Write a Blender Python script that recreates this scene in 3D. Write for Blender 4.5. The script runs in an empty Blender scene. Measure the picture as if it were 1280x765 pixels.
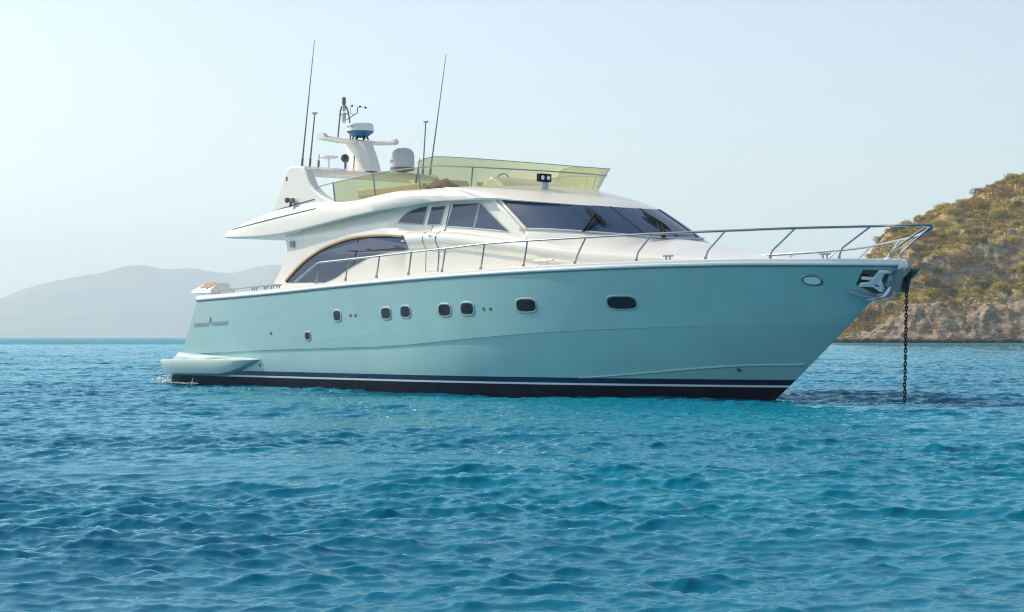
import bpy, bmesh, math, random
import numpy as np
from mathutils import Vector, noise, Matrix

random.seed(7)
sc = bpy.context.scene
C = sc.collection
R = math.radians

# ------------------------------------------------------------------ camera
cam_d = bpy.data.cameras.new('camera')
cam = bpy.data.objects.new('camera', cam_d)
C.objects.link(cam)
cam.location = (0, 0, 1.2)
cam.rotation_euler = (R(90), 0, 0)
cam_d.sensor_width = 36.0
cam_d.lens = 67.5
cam_d.shift_y = 0.0305
cam_d.clip_start = 0.1
cam_d.clip_end = 60000
sc.camera = cam

# ------------------------------------------------------------------ sky, sun, exposure
SUN_AZ, SUN_EL = -63.0, 38.0            # azimuth clockwise from +Y
w = bpy.data.worlds.new('World')
sc.world = w
w.use_nodes = True
nt = w.node_tree
bg = nt.nodes['Background']
sky = nt.nodes.new('ShaderNodeTexSky')
sky.sky_type = 'NISHITA'
sky.sun_disc = False
sky.sun_elevation = R(SUN_EL)
sky.sun_rotation = R(SUN_AZ)
sky.altitude = 0
sky.air_density = 1.0
sky.dust_density = 1.5
sky.ozone_density = 0.8
hsv = nt.nodes.new('ShaderNodeHueSaturation')
hsv.inputs['Saturation'].default_value = 0.78
nt.links.new(sky.outputs[0], hsv.inputs['Color'])
nt.links.new(hsv.outputs[0], bg.inputs[0])
bg.inputs[1].default_value = 0.118

sun_d = bpy.data.lights.new('sun', 'SUN')
sun_d.energy = 2.7
sun_d.angle = R(0.5)
sun_d.color = (1.0, 0.91, 0.76)
sun = bpy.data.objects.new('sun', sun_d)
C.objects.link(sun)
sdir = Vector((math.sin(R(SUN_AZ)) * math.cos(R(SUN_EL)), math.cos(R(SUN_AZ)) * math.cos(R(SUN_EL)), math.sin(R(SUN_EL))))
sun.rotation_euler = (-sdir).to_track_quat('-Z', 'Y').to_euler()
sun.location = (0, 60, 40)

sc.view_settings.view_transform = 'Standard'
sc.view_settings.look = 'None'
sc.view_settings.gamma = 1
sc.view_settings.use_curve_mapping = False
sc.view_settings.exposure = 0.58
sc.cycles.max_bounces = 8
sc.cycles.transparent_max_bounces = 16
sc.cycles.volume_bounces = 3
sc.cycles.sample_clamp_indirect = 30
sc.cycles.blur_glossy = 0.0
sc.cycles.filter_width = 1.15

# ------------------------------------------------------------------ materials
def mat(name, col, rough=0.5, metal=0.0, spec=0.5, coat=0.0, var=0.0, vscale=6.0, bump=0.0, bscale=40.0):
    m = bpy.data.materials.new(name)
    m.use_nodes = True
    n, l = m.node_tree.nodes, m.node_tree.links
    b = n['Principled BSDF']
    b.inputs['Base Color'].default_value = (*col, 1)
    b.inputs['Roughness'].default_value = rough
    b.inputs['Metallic'].default_value = metal
    b.inputs['Specular IOR Level'].default_value = spec
    b.inputs['Coat Weight'].default_value = coat
    b.inputs['Coat Roughness'].default_value = 0.04
    tc = n.new('ShaderNodeTexCoord')
    if var > 0:
        t = n.new('ShaderNodeTexNoise')
        t.inputs['Scale'].default_value = vscale
        t.inputs['Detail'].default_value = 6
        l.new(tc.outputs['Object'], t.inputs['Vector'])
        r = n.new('ShaderNodeValToRGB')
        r.color_ramp.elements[0].position = 0.3
        r.color_ramp.elements[1].position = 0.7
        r.color_ramp.elements[0].color = (*[c * (1 - var) for c in col], 1)
        r.color_ramp.elements[1].color = (*[min(1, c * (1 + var)) for c in col], 1)
        l.new(t.outputs['Fac'], r.inputs['Fac'])
        l.new(r.outputs['Color'], b.inputs['Base Color'])
    if bump > 0:
        t2 = n.new('ShaderNodeTexNoise')
        t2.inputs['Scale'].default_value = bscale
        l.new(tc.outputs['Object'], t2.inputs['Vector'])
        bp = n.new('ShaderNodeBump')
        bp.inputs['Strength'].default_value = bump
        bp.inputs['Distance'].default_value = 0.02
        l.new(t2.outputs['Fac'], bp.inputs['Height'])
        l.new(bp.outputs['Normal'], b.inputs['Normal'])
    return m

M = {}
M['hull'] = mat('pale aqua hull gelcoat', (0.335, 0.53, 0.515), 0.16, coat=1.0, var=0.05, vscale=1.1, bump=0.06, bscale=2.2)
M['gel'] = mat('cream white gelcoat', (0.83, 0.79, 0.71), 0.26, coat=0.3, var=0.015, vscale=1.5)
M['white'] = mat('white gelcoat', (0.82, 0.82, 0.80), 0.3, coat=0.3)
M['navy'] = mat('navy boot stripe', (0.006, 0.016, 0.055), 0.25, coat=0.3)
M['antifoul'] = mat('blue black antifouling', (0.005, 0.008, 0.022), 0.6, spec=0.25, var=0.4, vscale=3)
M['glass'] = mat('dark blue window glass', (0.025, 0.058, 0.12), 0.02, spec=0.6)
M['black'] = mat('black rubber', (0.005, 0.005, 0.006), 0.6, spec=0.25)
M['steel'] = mat('polished stainless steel', (0.62, 0.63, 0.64), 0.16, metal=1.0)
M['dsteel'] = mat('dull stainless steel', (0.34, 0.36, 0.37), 0.28, metal=1.0)
M['grey'] = mat('grey plastic', (0.16, 0.17, 0.18), 0.5)
M['lgrey'] = mat('light grey plastic', (0.55, 0.56, 0.58), 0.5)
M['tan'] = mat('tan varnished trim', (0.42, 0.27, 0.12), 0.4)
M['teak'] = mat('teak planking', (0.36, 0.21, 0.11), 0.6, var=0.25, vscale=14)
M['blue'] = mat('blue radar base', (0.012, 0.16, 0.33), 0.4)
M['beige'] = mat('pale beige upholstery', (0.72, 0.66, 0.52), 0.8, var=0.08, vscale=8)
M['brown'] = mat('brown cover cloth', (0.22, 0.12, 0.06), 0.9, var=0.2, vscale=9)
M['seam'] = mat('dark seam', (0.10, 0.11, 0.11), 0.6)
M['hullmark'] = mat('grey hull marking', (0.20, 0.30, 0.31), 0.4)
M['bezel'] = mat('satin porthole bezel', (0.38, 0.44, 0.45), 0.3, metal=0.5)
M['platform'] = mat('off white platform gelcoat', (0.50, 0.61, 0.58), 0.3, coat=0.2, var=0.04)
M['portglass'] = mat('black porthole glass', (0.006, 0.009, 0.013), 0.06)
M['chain'] = mat('tarred anchor chain', (0.014, 0.011, 0.010), 0.55, metal=0.4, var=0.5, vscale=30)
M['pocket'] = mat('scuffed dark steel plate', (0.10, 0.105, 0.105), 0.4, metal=0.5, var=0.3, vscale=10)
M['lens'] = mat('pale lens and painted hawse light', (0.85, 0.85, 0.82), 0.1, spec=0.7)

def tinted(name, tint, gloss=0.10, diff=0.12):
    m = bpy.data.materials.new(name)
    m.use_nodes = True
    n, l = m.node_tree.nodes, m.node_tree.links
    n.remove(n['Principled BSDF'])
    out = n['Material Output']
    tr = n.new('ShaderNodeBsdfTransparent'); tr.inputs[0].default_value = (*tint, 1)
    df = n.new('ShaderNodeBsdfTranslucent'); df.inputs[0].default_value = (*tint, 1)
    mx1 = n.new('ShaderNodeMixShader'); mx1.inputs[0].default_value = diff
    l.new(tr.outputs[0], mx1.inputs[1]); l.new(df.outputs[0], mx1.inputs[2])
    gl = n.new('ShaderNodeBsdfGlossy'); gl.inputs['Roughness'].default_value = 0.03
    fr = n.new('ShaderNodeLayerWeight'); fr.inputs[0].default_value = 0.5
    pw = n.new('ShaderNodeMath'); pw.operation = 'POWER'; pw.inputs[1].default_value = 4.0
    ml = n.new('ShaderNodeMath'); ml.operation = 'MULTIPLY_ADD'; ml.inputs[1].default_value = 0.6; ml.inputs[2].default_value = 0.04
    l.new(fr.outputs['Facing'], pw.inputs[0]); l.new(pw.outputs[0], ml.inputs[0])
    mx = n.new('ShaderNodeMixShader')
    l.new(ml.outputs[0], mx.inputs[0]); l.new(mx1.outputs[0], mx.inputs[1]); l.new(gl.outputs[0], mx.inputs[2])
    l.new(mx.outputs[0], out.inputs['Surface'])
    return m
M['screen'] = tinted('yellow green tinted acrylic', (0.66, 0.66, 0.44), diff=0.22)

# ------------------------------------------------------------------ mesh helpers
class MB:
    def __init__(s):
        s.v, s.f, s.m = [], [], []
    def add(s, verts, faces, mi=0):
        o = len(s.v)
        s.v += [tuple(map(float, p)) for p in verts]
        s.f += [tuple(i + o for i in f) for f in faces]
        s.m += [mi] * len(faces)
        return s
    def grid(s, rows, mi=0, closed_u=False, closed_v=False):
        nr, nc = len(rows), len(rows[0])
        vs = [p for r in rows for p in r]
        fs = []
        for i in range(nr - (0 if closed_v else 1)):
            for j in range(nc - (0 if closed_u else 1)):
                a, b = i * nc + j, i * nc + (j + 1) % nc
                c, d = ((i + 1) % nr) * nc + (j + 1) % nc, ((i + 1) % nr) * nc + j
                fs.append((a, b, c, d))
        return s.add(vs, fs, mi)
    def box(s, c, d, mi=0):
        x, y, z = c; a, b, e = d[0] / 2, d[1] / 2, d[2] / 2
        vs = [(x + i * a, y + j * b, z + k * e) for i in (-1, 1) for j in (-1, 1) for k in (-1, 1)]
        return s.add(vs, [(0, 1, 3, 2), (4, 6, 7, 5), (0, 4, 5, 1), (2, 3, 7, 6), (0, 2, 6, 4), (1, 5, 7, 3)], mi)
    def tube(s, pts, r, n=8, closed=False, mi=0, cap=True):
        pts = [Vector(p) for p in pts]
        N = len(pts)
        rs = r if hasattr(r, '__len__') else [r] * N
        rings = []
        up = None
        for i in range(N):
            if closed:
                t = pts[(i + 1) % N] - pts[i - 1]
            else:
                t = pts[min(i + 1, N - 1)] - pts[max(i - 1, 0)]
            if t.length < 1e-9: t = Vector((0, 0, 1))
            t.normalize()
            if up is None:
                up = Vector((0, 0, 1)) if abs(t.z) < 0.9 else Vector((1, 0, 0))
            a = up - t * up.dot(t)
            if a.length < 1e-6: a = t.orthogonal()
            a.normalize(); up = a
            b = t.cross(a)
            rings.append([pts[i] + (a * math.cos(2 * math.pi * k / n) + b * math.sin(2 * math.pi * k / n)) * rs[i] for k in range(n)])
        o = len(s.v)
        s.grid(rings, mi, closed_u=True, closed_v=closed)
        if cap and not closed:
            s.f += [tuple(o + k for k in range(n))[::-1], tuple(o + (N - 1) * n + k for k in range(n))]
            s.m += [mi, mi]
        return s
    def lathe(s, prof, c, n=24, mi=0, axis=Vector((0, 0, 1))):
        q = Vector((0, 0, 1)).rotation_difference(axis)
        rows = [[Vector(c) + q @ Vector((r * math.cos(2 * math.pi * k / n), r * math.sin(2 * math.pi * k / n), z)) for k in range(n)] for r, z in prof]
        return s.grid(rows, mi, closed_u=True)
    def prism(s, poly, fn_a, fn_b, mi=0):
        n = len(poly)
        va = [fn_a(*p) for p in poly]; vb = [fn_b(*p) for p in poly]
        fs = [tuple(range(n))[::-1], tuple(range(n, 2 * n))]
        fs += [(i, (i + 1) % n, n + (i + 1) % n, n + i) for i in range(n)]
        return s.add(va + vb, fs, mi)
    def build(s, name, mats, parent=None, smooth=True, angle=38, bevel=0):
        me = bpy.data.meshes.new(name)
        me.from_pydata(s.v, [], s.f)
        bm = bmesh.new(); bm.from_mesh(me)
        bm.faces.ensure_lookup_table()
        for f, mi in zip(bm.faces, s.m): f.material_index = mi
        bmesh.ops.remove_doubles(bm, verts=bm.verts, dist=1e-5)
        bmesh.ops.recalc_face_normals(bm, faces=bm.faces)
        bm.to_mesh(me); bm.free()
        for m in (mats if isinstance(mats, (list, tuple)) else [mats]): me.materials.append(m)
        if smooth:
            me.polygons.foreach_set('use_smooth', [True] * len(me.polygons))
            me.set_sharp_from_angle(angle=R(angle))
        o = bpy.data.objects.new(name, me)
        C.objects.link(o)
        if parent: o.parent = parent
        if bevel:
            b = o.modifiers.new('bevel', 'BEVEL'); b.width = bevel; b.segments = 3; b.limit_method = 'ANGLE'; b.angle_limit = R(35)
        return o

def tag(o, label=None, cat=None, group=None, kind=None):
    if label: o['label'] = label
    if cat: o['category'] = cat
    if group: o['group'] = group
    if kind: o['kind'] = kind
    return o
def empty(name, loc=(0, 0, 0), rz=0, parent=None):
    o = bpy.data.objects.new(name, None); C.objects.link(o)
    o.location = loc; o.rotation_euler = (0, 0, rz); o.empty_display_size = 0.3
    if parent: o.parent = parent
    return o
def tab(pts):
    xs = [p[0] for p in pts]; ys = [p[1] for p in pts]
    return lambda x: float(np.interp(x, xs, ys))
def stab(pts):
    """smooth table (monotone cubic)"""
    xs = np.array([p[0] for p in pts], float); ys = np.array([p[1] for p in pts], float)
    d = np.diff(ys) / np.diff(xs); m = np.empty_like(ys)
    m[0], m[-1] = d[0], d[-1]; m[1:-1] = (d[:-1] + d[1:]) / 2
    for i in range(len(d)):
        if d[i] == 0: m[i] = m[i + 1] = 0
        else:
            a, b = m[i] / d[i], m[i + 1] / d[i]
            if a < 0: m[i] = 0; a = 0
            if b < 0: m[i + 1] = 0; b = 0
            s_ = a * a + b * b
            if s_ > 9:
                t = 3 / math.sqrt(s_); m[i] = t * a * d[i]; m[i + 1] = t * b * d[i]
    def fn(x):
        x = min(max(x, xs[0]), xs[-1]); i = int(min(max(np.searchsorted(xs, x) - 1, 0), len(d) - 1))
        h = xs[i + 1] - xs[i]; t = (x - xs[i]) / h
        return float((2*t**3-3*t**2+1)*ys[i] + (t**3-2*t**2+t)*h*m[i] + (-2*t**3+3*t**2)*ys[i+1] + (t**3-t**2)*h*m[i+1])
    return fn
def catmull(pts, k=6, closed=False):
    P = [Vector(p) for p in pts]; n = len(P); out = []
    for i in range(n if closed else n - 1):
        if closed: p0, p1, p2, p3 = P[i - 1], P[i], P[(i + 1) % n], P[(i + 2) % n]
        else: p0, p1, p2, p3 = P[max(i - 1, 0)], P[i], P[i + 1], P[min(i + 2, n - 1)]
        for j in range(k):
            t = j / k
            out.append(0.5 * ((2 * p1) + (p2 - p0) * t + (2 * p0 - 5 * p1 + 4 * p2 - p3) * t * t + (3 * p1 - p0 - 3 * p2 + p3) * t ** 3))
    if not closed: out.append(P[-1])
    return out

# ------------------------------------------------------------------ water
def wave_tile(L, N, kp, kmin, kmax, rms, wind, spread, seed):
    rg = np.random.default_rng(seed)
    k1 = np.fft.fftfreq(N, L / N) * 2 * np.pi
    kx, ky = np.meshgrid(k1, k1)
    k = np.hypot(kx, ky); k[0, 0] = 1
    ca = (kx * math.cos(wind) + ky * math.sin(wind)) / k
    S = k ** -3.6 * np.exp(-(kp / k) ** 2) * (np.abs(ca) ** spread * 0.9 + 0.10)
    S[(k < kmin) | (k > kmax)] = 0; S[0, 0] = 0
    A = np.sqrt(S) * (rg.normal(size=(N, N)) + 1j * rg.normal(size=(N, N)))
    hgt = np.fft.ifft2(A).real
    s = rms / hgt.std()
    dx = np.fft.ifft2(1j * kx / k * A).real * s
    dy = np.fft.ifft2(1j * ky / k * A).real * s
    return hgt * s, dx, dy
def sample(t, L, X, Y):
    N = t.shape[0]
    u, v = (X / L * N) % N, (Y / L * N) % N
    i, j = np.floor(u).astype(int), np.floor(v).astype(int)
    a, b = u - i, v - j
    i %= N; j %= N; i2, j2 = (i + 1) % N, (j + 1) % N
    return (t[j, i] * (1 - a) + t[j, i2] * a) * (1 - b) + (t[j2, i] * (1 - a) + t[j2, i2] * a) * b

def sea_shader(name, dark, light, rough):
    m = bpy.data.materials.new(name); m.use_nodes = True
    n, l = m.node_tree.nodes, m.node_tree.links
    n.remove(n['Principled BSDF'])
    df = n.new('ShaderNodeBsdfDiffuse')
    gl = n.new('ShaderNodeBsdfGlossy'); gl.inputs['Roughness'].default_value = rough
    gl.inputs['Color'].default_value = (0.62, 0.92, 1.0, 1)
    fr = n.new('ShaderNodeFresnel'); fr.inputs['IOR'].default_value = 1.333
    ml = n.new('ShaderNodeMath'); ml.operation = 'MULTIPLY'; ml.inputs[1].default_value = 0.78
    mx = n.new('ShaderNodeMixShader')
    l.new(fr.outputs[0], ml.inputs[0]); l.new(ml.outputs[0], mx.inputs[0])
    l.new(df.outputs[0], mx.inputs[1]); l.new(gl.outputs[0], mx.inputs[2])
    l.new(mx.outputs[0], n['Material Output'].inputs['Surface'])
    geo = n.new('ShaderNodeNewGeometry')
    t = n.new('ShaderNodeTexNoise'); t.inputs['Scale'].default_value = 0.05; t.inputs['Detail'].default_value = 3
    l.new(geo.outputs['Position'], t.inputs['Vector'])
    r = n.new('ShaderNodeValToRGB')
    r.color_ramp.elements[0].position = 0.35; r.color_ramp.elements[1].position = 0.68
    r.color_ramp.elements[0].color = (*dark, 1); r.color_ramp.elements[1].color = (*light, 1)
    l.new(t.outputs['Fac'], r.inputs['Fac']); l.new(r.outputs['Color'], df.inputs['Color'])
    return m, n, l, geo, df, gl, fr
DARK, LIGHT = (0.0002, 0.098, 0.182), (0.0004, 0.225, 0.320)
def add_bump(n, l, geo, targets, sc_, scale, detail, strength, dist, df=None):
    mp = n.new('ShaderNodeMapping'); mp.inputs['Scale'].default_value = sc_
    l.new(geo.outputs['Position'], mp.inputs['Vector'])
    t2 = n.new('ShaderNodeTexNoise'); t2.inputs['Scale'].default_value = scale; t2.inputs['Detail'].default_value = detail
    l.new(mp.outputs[0], t2.inputs['Vector'])
    bp = n.new('ShaderNodeBump'); bp.inputs['Strength'].default_value = strength; bp.inputs['Distance'].default_value = dist
    l.new(t2.outputs['Fac'], bp.inputs['Height'])
    for t in targets: l.new(bp.outputs['Normal'], t.inputs['Normal'])
def water_material():
    m, n, l, geo, df, gl, fr = sea_shader('clear turquoise sea', DARK, LIGHT, 0.03)
    add_bump(n, l, geo, (gl, fr), (0.8, 1.6, 1.0), 20.0, 3, 0.35, 0.008)
    return m
def far_water_material():
    m, n, l, geo, df, gl, fr = sea_shader('open sea', DARK, LIGHT, 0.2)
    add_bump(n, l, geo, (gl, fr, df), (0.25, 0.5, 1.0), 0.6, 8, 1.0, 2.2)
    return m
def build_water():
    HALF = R(21.0); NC = 1000
    r0, r1 = 6.0, 330.0
    a, k = 0.014, 0.0014
    nr = int(math.log((a + k * r1) / (a + k * r0)) / k)
    i = np.arange(nr + 1)
    rr = ((a + k * r0) * np.exp(k * i) - a) / k
    th = np.linspace(-HALF, HALF, NC)
    Rr, T = np.meshgrid(rr, th, indexing='ij')
    X, Y = Rr * np.sin(T), Rr * np.cos(T)
    wind = R(-80)
    L1 = 53.0
    h1, dx1, dy1 = wave_tile(L1, 1024, 2 * math.pi / 1.05, 0.3, 40, 0.0140, wind, 5.0, 3)
    L2 = 17.3
    h2, dx2, dy2 = wave_tile(L2, 1024, 2 * math.pi / 0.42, 3, 100, 0.0072, wind + 0.25, 3.0, 9)
    L3 = 211.0
    h3, dx3, dy3 = wave_tile(L3, 512, 2 * math.pi / 9, 0.05, 3, 0.03, wind - 0.3, 3.0, 5)
    def rot(X, Y, an): return X * math.cos(an) - Y * math.sin(an), X * math.sin(an) + Y * math.cos(an)
    X2, Y2 = rot(X, Y, 0.21)
    gust = 0.55 + 0.9 * (sample(h3, L3, X * 0.7 + 40, Y * 0.7) / 0.03 * 0.35 + 0.5)
    gust = np.clip(gust, 0.4, 1.5)
    fade = np.clip((r1 - Rr) / 60.0, 0, 1)
    H = (sample(h1, L1, X, Y) * gust + sample(h2, L2, X2, Y2) * gust + sample(h3, L3, X, Y)) * fade
    ch = 1.0
    DX = (sample(dx1, L1, X, Y) + sample(dx2, L2, X2, Y2)) * fade * ch
    DY = (sample(dy1, L1, X, Y) + sample(dy2, L2, X2, Y2)) * fade * ch
    near = np.stack([X + DX, Y + DY, H], -1).reshape(-1, 3)
    nr1 = nr + 1
    idx = np.arange(nr1 * NC).reshape(nr1, NC)
    q1 = np.stack([idx[:-1, :-1], idx[:-1, 1:], idx[1:, 1:], idx[1:, :-1]], -1).reshape(-1, 4)
    # flat open sea all round, out to the horizon, meeting the rippled sector
    vs, fs = [], []
    def sheet(ang0, ang1, radii, n):
        o = len(near) + len(vs)
        for r_ in radii:
            for t_ in np.linspace(ang0, ang1, n): vs.append((r_ * math.sin(t_), r_ * math.cos(t_), 0.0))
        for p in range(len(radii) - 1):
            for q in range(n - 1):
                fs.append((o + p * n + q, o + p * n + q + 1, o + (p + 1) * n + q + 1, o + (p + 1) * n + q))
    sheet(-HALF, HALF, [r1, 420, 560, 800, 1200, 2000, 3500, 6000, 9300], 120)
    sheet(HALF, 2 * math.pi - HALF, [r0, 12, 25, 60, 150, r1, 800, 2500, 6000, 9300], 120)
    V = np.concatenate([near, np.array(vs)]); F = np.concatenate([q1, np.array(fs)])
    me = bpy.data.meshes.new('water')
    me.vertices.add(len(V)); me.vertices.foreach_set('co', V.astype(np.float32).ravel())
    me.loops.add(len(F) * 4); me.loops.foreach_set('vertex_index', F.astype(np.int32).ravel())
    me.polygons.add(len(F))
    me.polygons.foreach_set('loop_start', np.arange(0, len(F) * 4, 4, dtype=np.int32))
    me.materials.append(water_material()); me.materials.append(far_water_material())
    mi = np.zeros(len(F), dtype=np.int32); mi[len(q1):] = 1
    me.polygons.foreach_set('material_index', mi)
    me.polygons.foreach_set('use_smooth', np.ones(len(F), dtype=bool))
    me.update(calc_edges=True); me.validate()
    o = bpy.data.objects.new('water', me); C.objects.link(o)
    tag(o, 'rippled turquoise sea spreading out to the horizon', 'water', kind='structure')
build_water()

# ------------------------------------------------------------------ hills on the horizon
def hills_material():
    m = bpy.data.materials.new('scrub covered hills'); m.use_nodes = True
    n, l = m.node_tree.nodes, m.node_tree.links
    b = n['Principled BSDF']; b.inputs['Roughness'].default_value = 0.95; b.inputs['Specular IOR Level'].default_value = 0.1
    geo = n.new('ShaderNodeNewGeometry')
    t = n.new('ShaderNodeTexNoise'); t.inputs['Scale'].default_value = 0.004; t.inputs['Detail'].default_value = 8
    l.new(geo.outputs['Position'], t.inputs['Vector'])
    r = n.new('ShaderNodeValToRGB')
    r.color_ramp.elements[0].position = 0.4; r.color_ramp.elements[1].position = 0.62
    r.color_ramp.elements[0].color = (0.03, 0.04, 0.03, 1); r.color_ramp.elements[1].color = (0.15, 0.14, 0.10, 1)
    l.new(t.outputs['Fac'], r.inputs['Fac']); l.new(r.outputs['Color'], b.inputs['Base Color'])
    return m
def build_hills():
    sky_px = [(-420, 421), (-300, 400), (-150, 388), (-60, 380), (0, 373), (23, 364), (52, 355), (86, 348), (125, 340.5), (157, 332), (180, 330.6), (209, 335),
              (235, 334), (260, 337.4), (286, 340), (321, 333), (345, 330.6), (375, 337), (420, 352), (480, 372), (560, 395), (660, 412), (760, 421)]
    D = 8000.0
    prof = stab([((p - 640) / 2400 * D, max(0.0, (421.5 - y) / 2400 * D)) for p, y in sky_px])
    low = stab([(-3000, 60), (-2300, 75), (-1900, 55), (-1500, 88), (-1250, 95), (-1000, 70), (-700, 90), (-300, 50), (200, 20), (400, 0)])
    xs = np.linspace(-3500, 400, 260); ys = np.linspace(6700, 9000, 70)
    rows = []
    for y in ys:
        row = []
        for x in xs:
            f = min(1, max(0, (y - 6750) / (D - 6750)))
            z = prof(x) * (f ** 1.25 if y <= D else max(0, 1 - ((y - D) / 1000)) ** 1.2)
            g = math.exp(-((y - 7000) / 130.0) ** 2)
            z = max(z, low(x) * g)
            if y < 6760: z = -2
            else:
                z += noise.fractal(Vector((x / 420, y / 420, 3.3)), 1.0, 2.1, 5) * 22 * min(1, f * 1.4) * (0.25 if abs(y - D) < 60 else 1) * min(1, z / 60)
            row.append((x, y, z))
        rows.append(row)
    o = MB().grid(rows).build('hills', hills_material(), angle=80)
    tag(o, 'long hazy blue hills across the water behind the stern', 'hills', kind='structure')
build_hills()

# ------------------------------------------------------------------ rocky headland
def rock_material():
    m = bpy.data.materials.new('weathered rock and dry soil'); m.use_nodes = True
    n, l = m.node_tree.nodes, m.node_tree.links
    b = n['Principled BSDF']; b.inputs['Roughness'].default_value = 0.92; b.inputs['Specular IOR Level'].default_value = 0.15
    geo = n.new('ShaderNodeNewGeometry')
    sep = n.new('ShaderNodeSeparateXYZ'); l.new(geo.outputs['Position'], sep.inputs[0])
    def nz(scale, detail=8, rough=0.6, vec=None):
        t = n.new('ShaderNodeTexNoise'); t.inputs['Scale'].default_value = scale; t.inputs['Detail'].default_value = detail
        t.inputs['Roughness'].default_value = rough
        l.new(vec if vec else geo.outputs['Position'], t.inputs['Vector']); return t
    def ramp(src, stops):
        r = n.new('ShaderNodeValToRGB'); e = r.color_ramp.elements
        while len(e) < len(stops): e.new(0.5)
        for q, (p, c) in zip(e, stops): q.position = p; q.color = (*c, 1)
        l.new(src, r.inputs['Fac']); return r
    def mix(fac, a, c):
        x = n.new('ShaderNodeMix'); x.data_type = 'RGBA'
        l.new(fac, x.inputs['Factor']); l.new(a, x.inputs['A']); l.new(c, x.inputs['B']); return x.outputs['Result']
    mp = n.new('ShaderNodeMapping'); mp.inputs['Rotation'].default_value = (0.2, R(28), 0.3); mp.inputs['Scale'].default_value = (0.35, 0.5, 1.6)
    l.new(geo.outputs['Position'], mp.inputs['Vector'])
    strata = nz(0.55, 10, 0.7, mp.outputs[0])
    rock = ramp(strata.outputs['Fac'], [(0.33, (0.035, 0.025, 0.016)), (0.43, (0.24, 0.18, 0.125)), (0.55, (0.43, 0.335, 0.235)), (0.72, (0.64, 0.53, 0.40))])
    stain = ramp(nz(0.16, 5).outputs['Fac'], [(0.48, (0, 0, 0)), (0.66, (0.42, 0.42, 0.42))])
    orange = ramp(nz(0.9, 8).outputs['Fac'], [(0.35, (0.32, 0.165, 0.075)), (0.7, (0.60, 0.35, 0.17))])
    rock2 = mix(stain.outputs['Color'], rock.outputs['Color'], orange.outputs['Color'])
    dry = ramp(nz(0.8, 9, 0.65).outputs['Fac'], [(0.32, (0.22, 0.16, 0.055)), (0.5, (0.46, 0.34, 0.12)), (0.7, (0.66, 0.46, 0.21))])
    # dry grass where the ground is not too steep and above the splash zone
    seg = n.new('ShaderNodeSeparateXYZ'); l.new(geo.outputs['Normal'], seg.inputs[0])
    ad = n.new('ShaderNodeMath'); ad.operation = 'MULTIPLY_ADD'; ad.inputs[1].default_value = 1.0
    nn = nz(0.35, 6); l.new(nn.outputs['Fac'], ad.inputs[0]); l.new(seg.outputs['Z'], ad.inputs[2])
    steep = ramp(ad.outputs[0], [(0.0, (0, 0, 0)), (1.0, (1, 1, 1))])
    mr = n.new('ShaderNodeMapRange'); mr.inputs['From Min'].default_value = 1.02; mr.inputs['From Max'].default_value = 1.22
    l.new(ad.outputs[0], mr.inputs['Value'])
    hz = n.new('ShaderNodeMapRange'); hz.inputs['From Min'].default_value = 6.5; hz.inputs['From Max'].default_value = 10.5
    l.new(sep.outputs['Z'], hz.inputs['Value'])
    mu = n.new('ShaderNodeMath'); mu.operation = 'MULTIPLY'; l.new(mr.outputs[0], mu.inputs[0]); l.new(hz.outputs[0], mu.inputs[1])
    col = mix(mu.outputs[0], rock2, dry.outputs['Color'])
    # dark wet tide band
    wz = n.new('ShaderNodeMapRange'); wz.inputs['From Min'].default_value = 0.5; wz.inputs['From Max'].default_value = 1.3
    l.new(sep.outputs['Z'], wz.inputs['Value'])
    wet = n.new('ShaderNodeRGB'); wet.outputs[0].default_value = (0.022, 0.018, 0.014, 1)
    col2 = mix(wz.outputs[0], wet.outputs[0], col)
    l.new(col2, b.inputs['Base Color'])
    bp = n.new('ShaderNodeBump'); bp.inputs['Strength'].default_value = 1.0; bp.inputs['Distance'].default_value = 1.3
    l.new(strata.outputs['Fac'], bp.inputs['Height']); l.new(bp.outputs['Normal'], b.inputs['Normal'])
    return m

ridge = stab([(58, 0), (65, 2), (70, 6), (74, 10), (78, 14.5), (81.6, 18.8), (84, 22.6), (86.7, 25.4), (92.6, 27.4), (98, 30.2), (104.5, 32.2), (111, 36.2), (117, 38.2), (130, 42), (150, 46), (190, 44), (240, 25), (280, 0)])
shore = stab([(55, 440), (66, 424), (75, 408), (90, 398), (105, 394), (140, 380), (200, 372), (280, 390)])
depth = stab([(55, 14), (70, 24), (85, 40), (107, 48), (150, 60), (280, 50)])
front = stab([(0, 0), (0.04, 0.05), (0.16, 0.24), (0.28, 0.33), (0.46, 0.46), (0.55, 0.64), (0.64, 0.72), (0.85, 0.92), (1.0, 1.0)])
def land_z(x, y, detail=True):
    ys, d, zr = shore(x), depth(x), ridge(x)
    t = (y - ys) / d
    if t < -0.05: return -1.5
    if t <= 1: z = zr * front(max(t, 0))
    else: z = zr * max(0, 1 - ((t - 1) / 1.3) ** 1.6)
    z -= max(0, -t) * 25
    if detail and zr > 0.5:
        amp = min(1, zr / 12)
        calm = 0.35 if t > 0.9 else 1.0
        z += noise.fractal(Vector((x / 9, y / 9, 1.7)), 1.0, 2.0, 5) * 1.9 * amp * calm
        if 0 < t < 0.66:
            # tilted beds: stretched noise along a dipping direction
            s_ = (x * 0.55 + z * 0.9)
            z += (noise.ridged_multi_fractal(Vector((s_ / 2.0, y / 4.0, z / 9.0)), 0.8, 2.2, 6, 1.0, 2.0) - 1.0) * 0.6 * amp
            z += noise.fractal(Vector((x / 1.7, y / 1.7, 7.1)), 0.8, 2.2, 4) * 0.5 * amp
    return z
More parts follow.
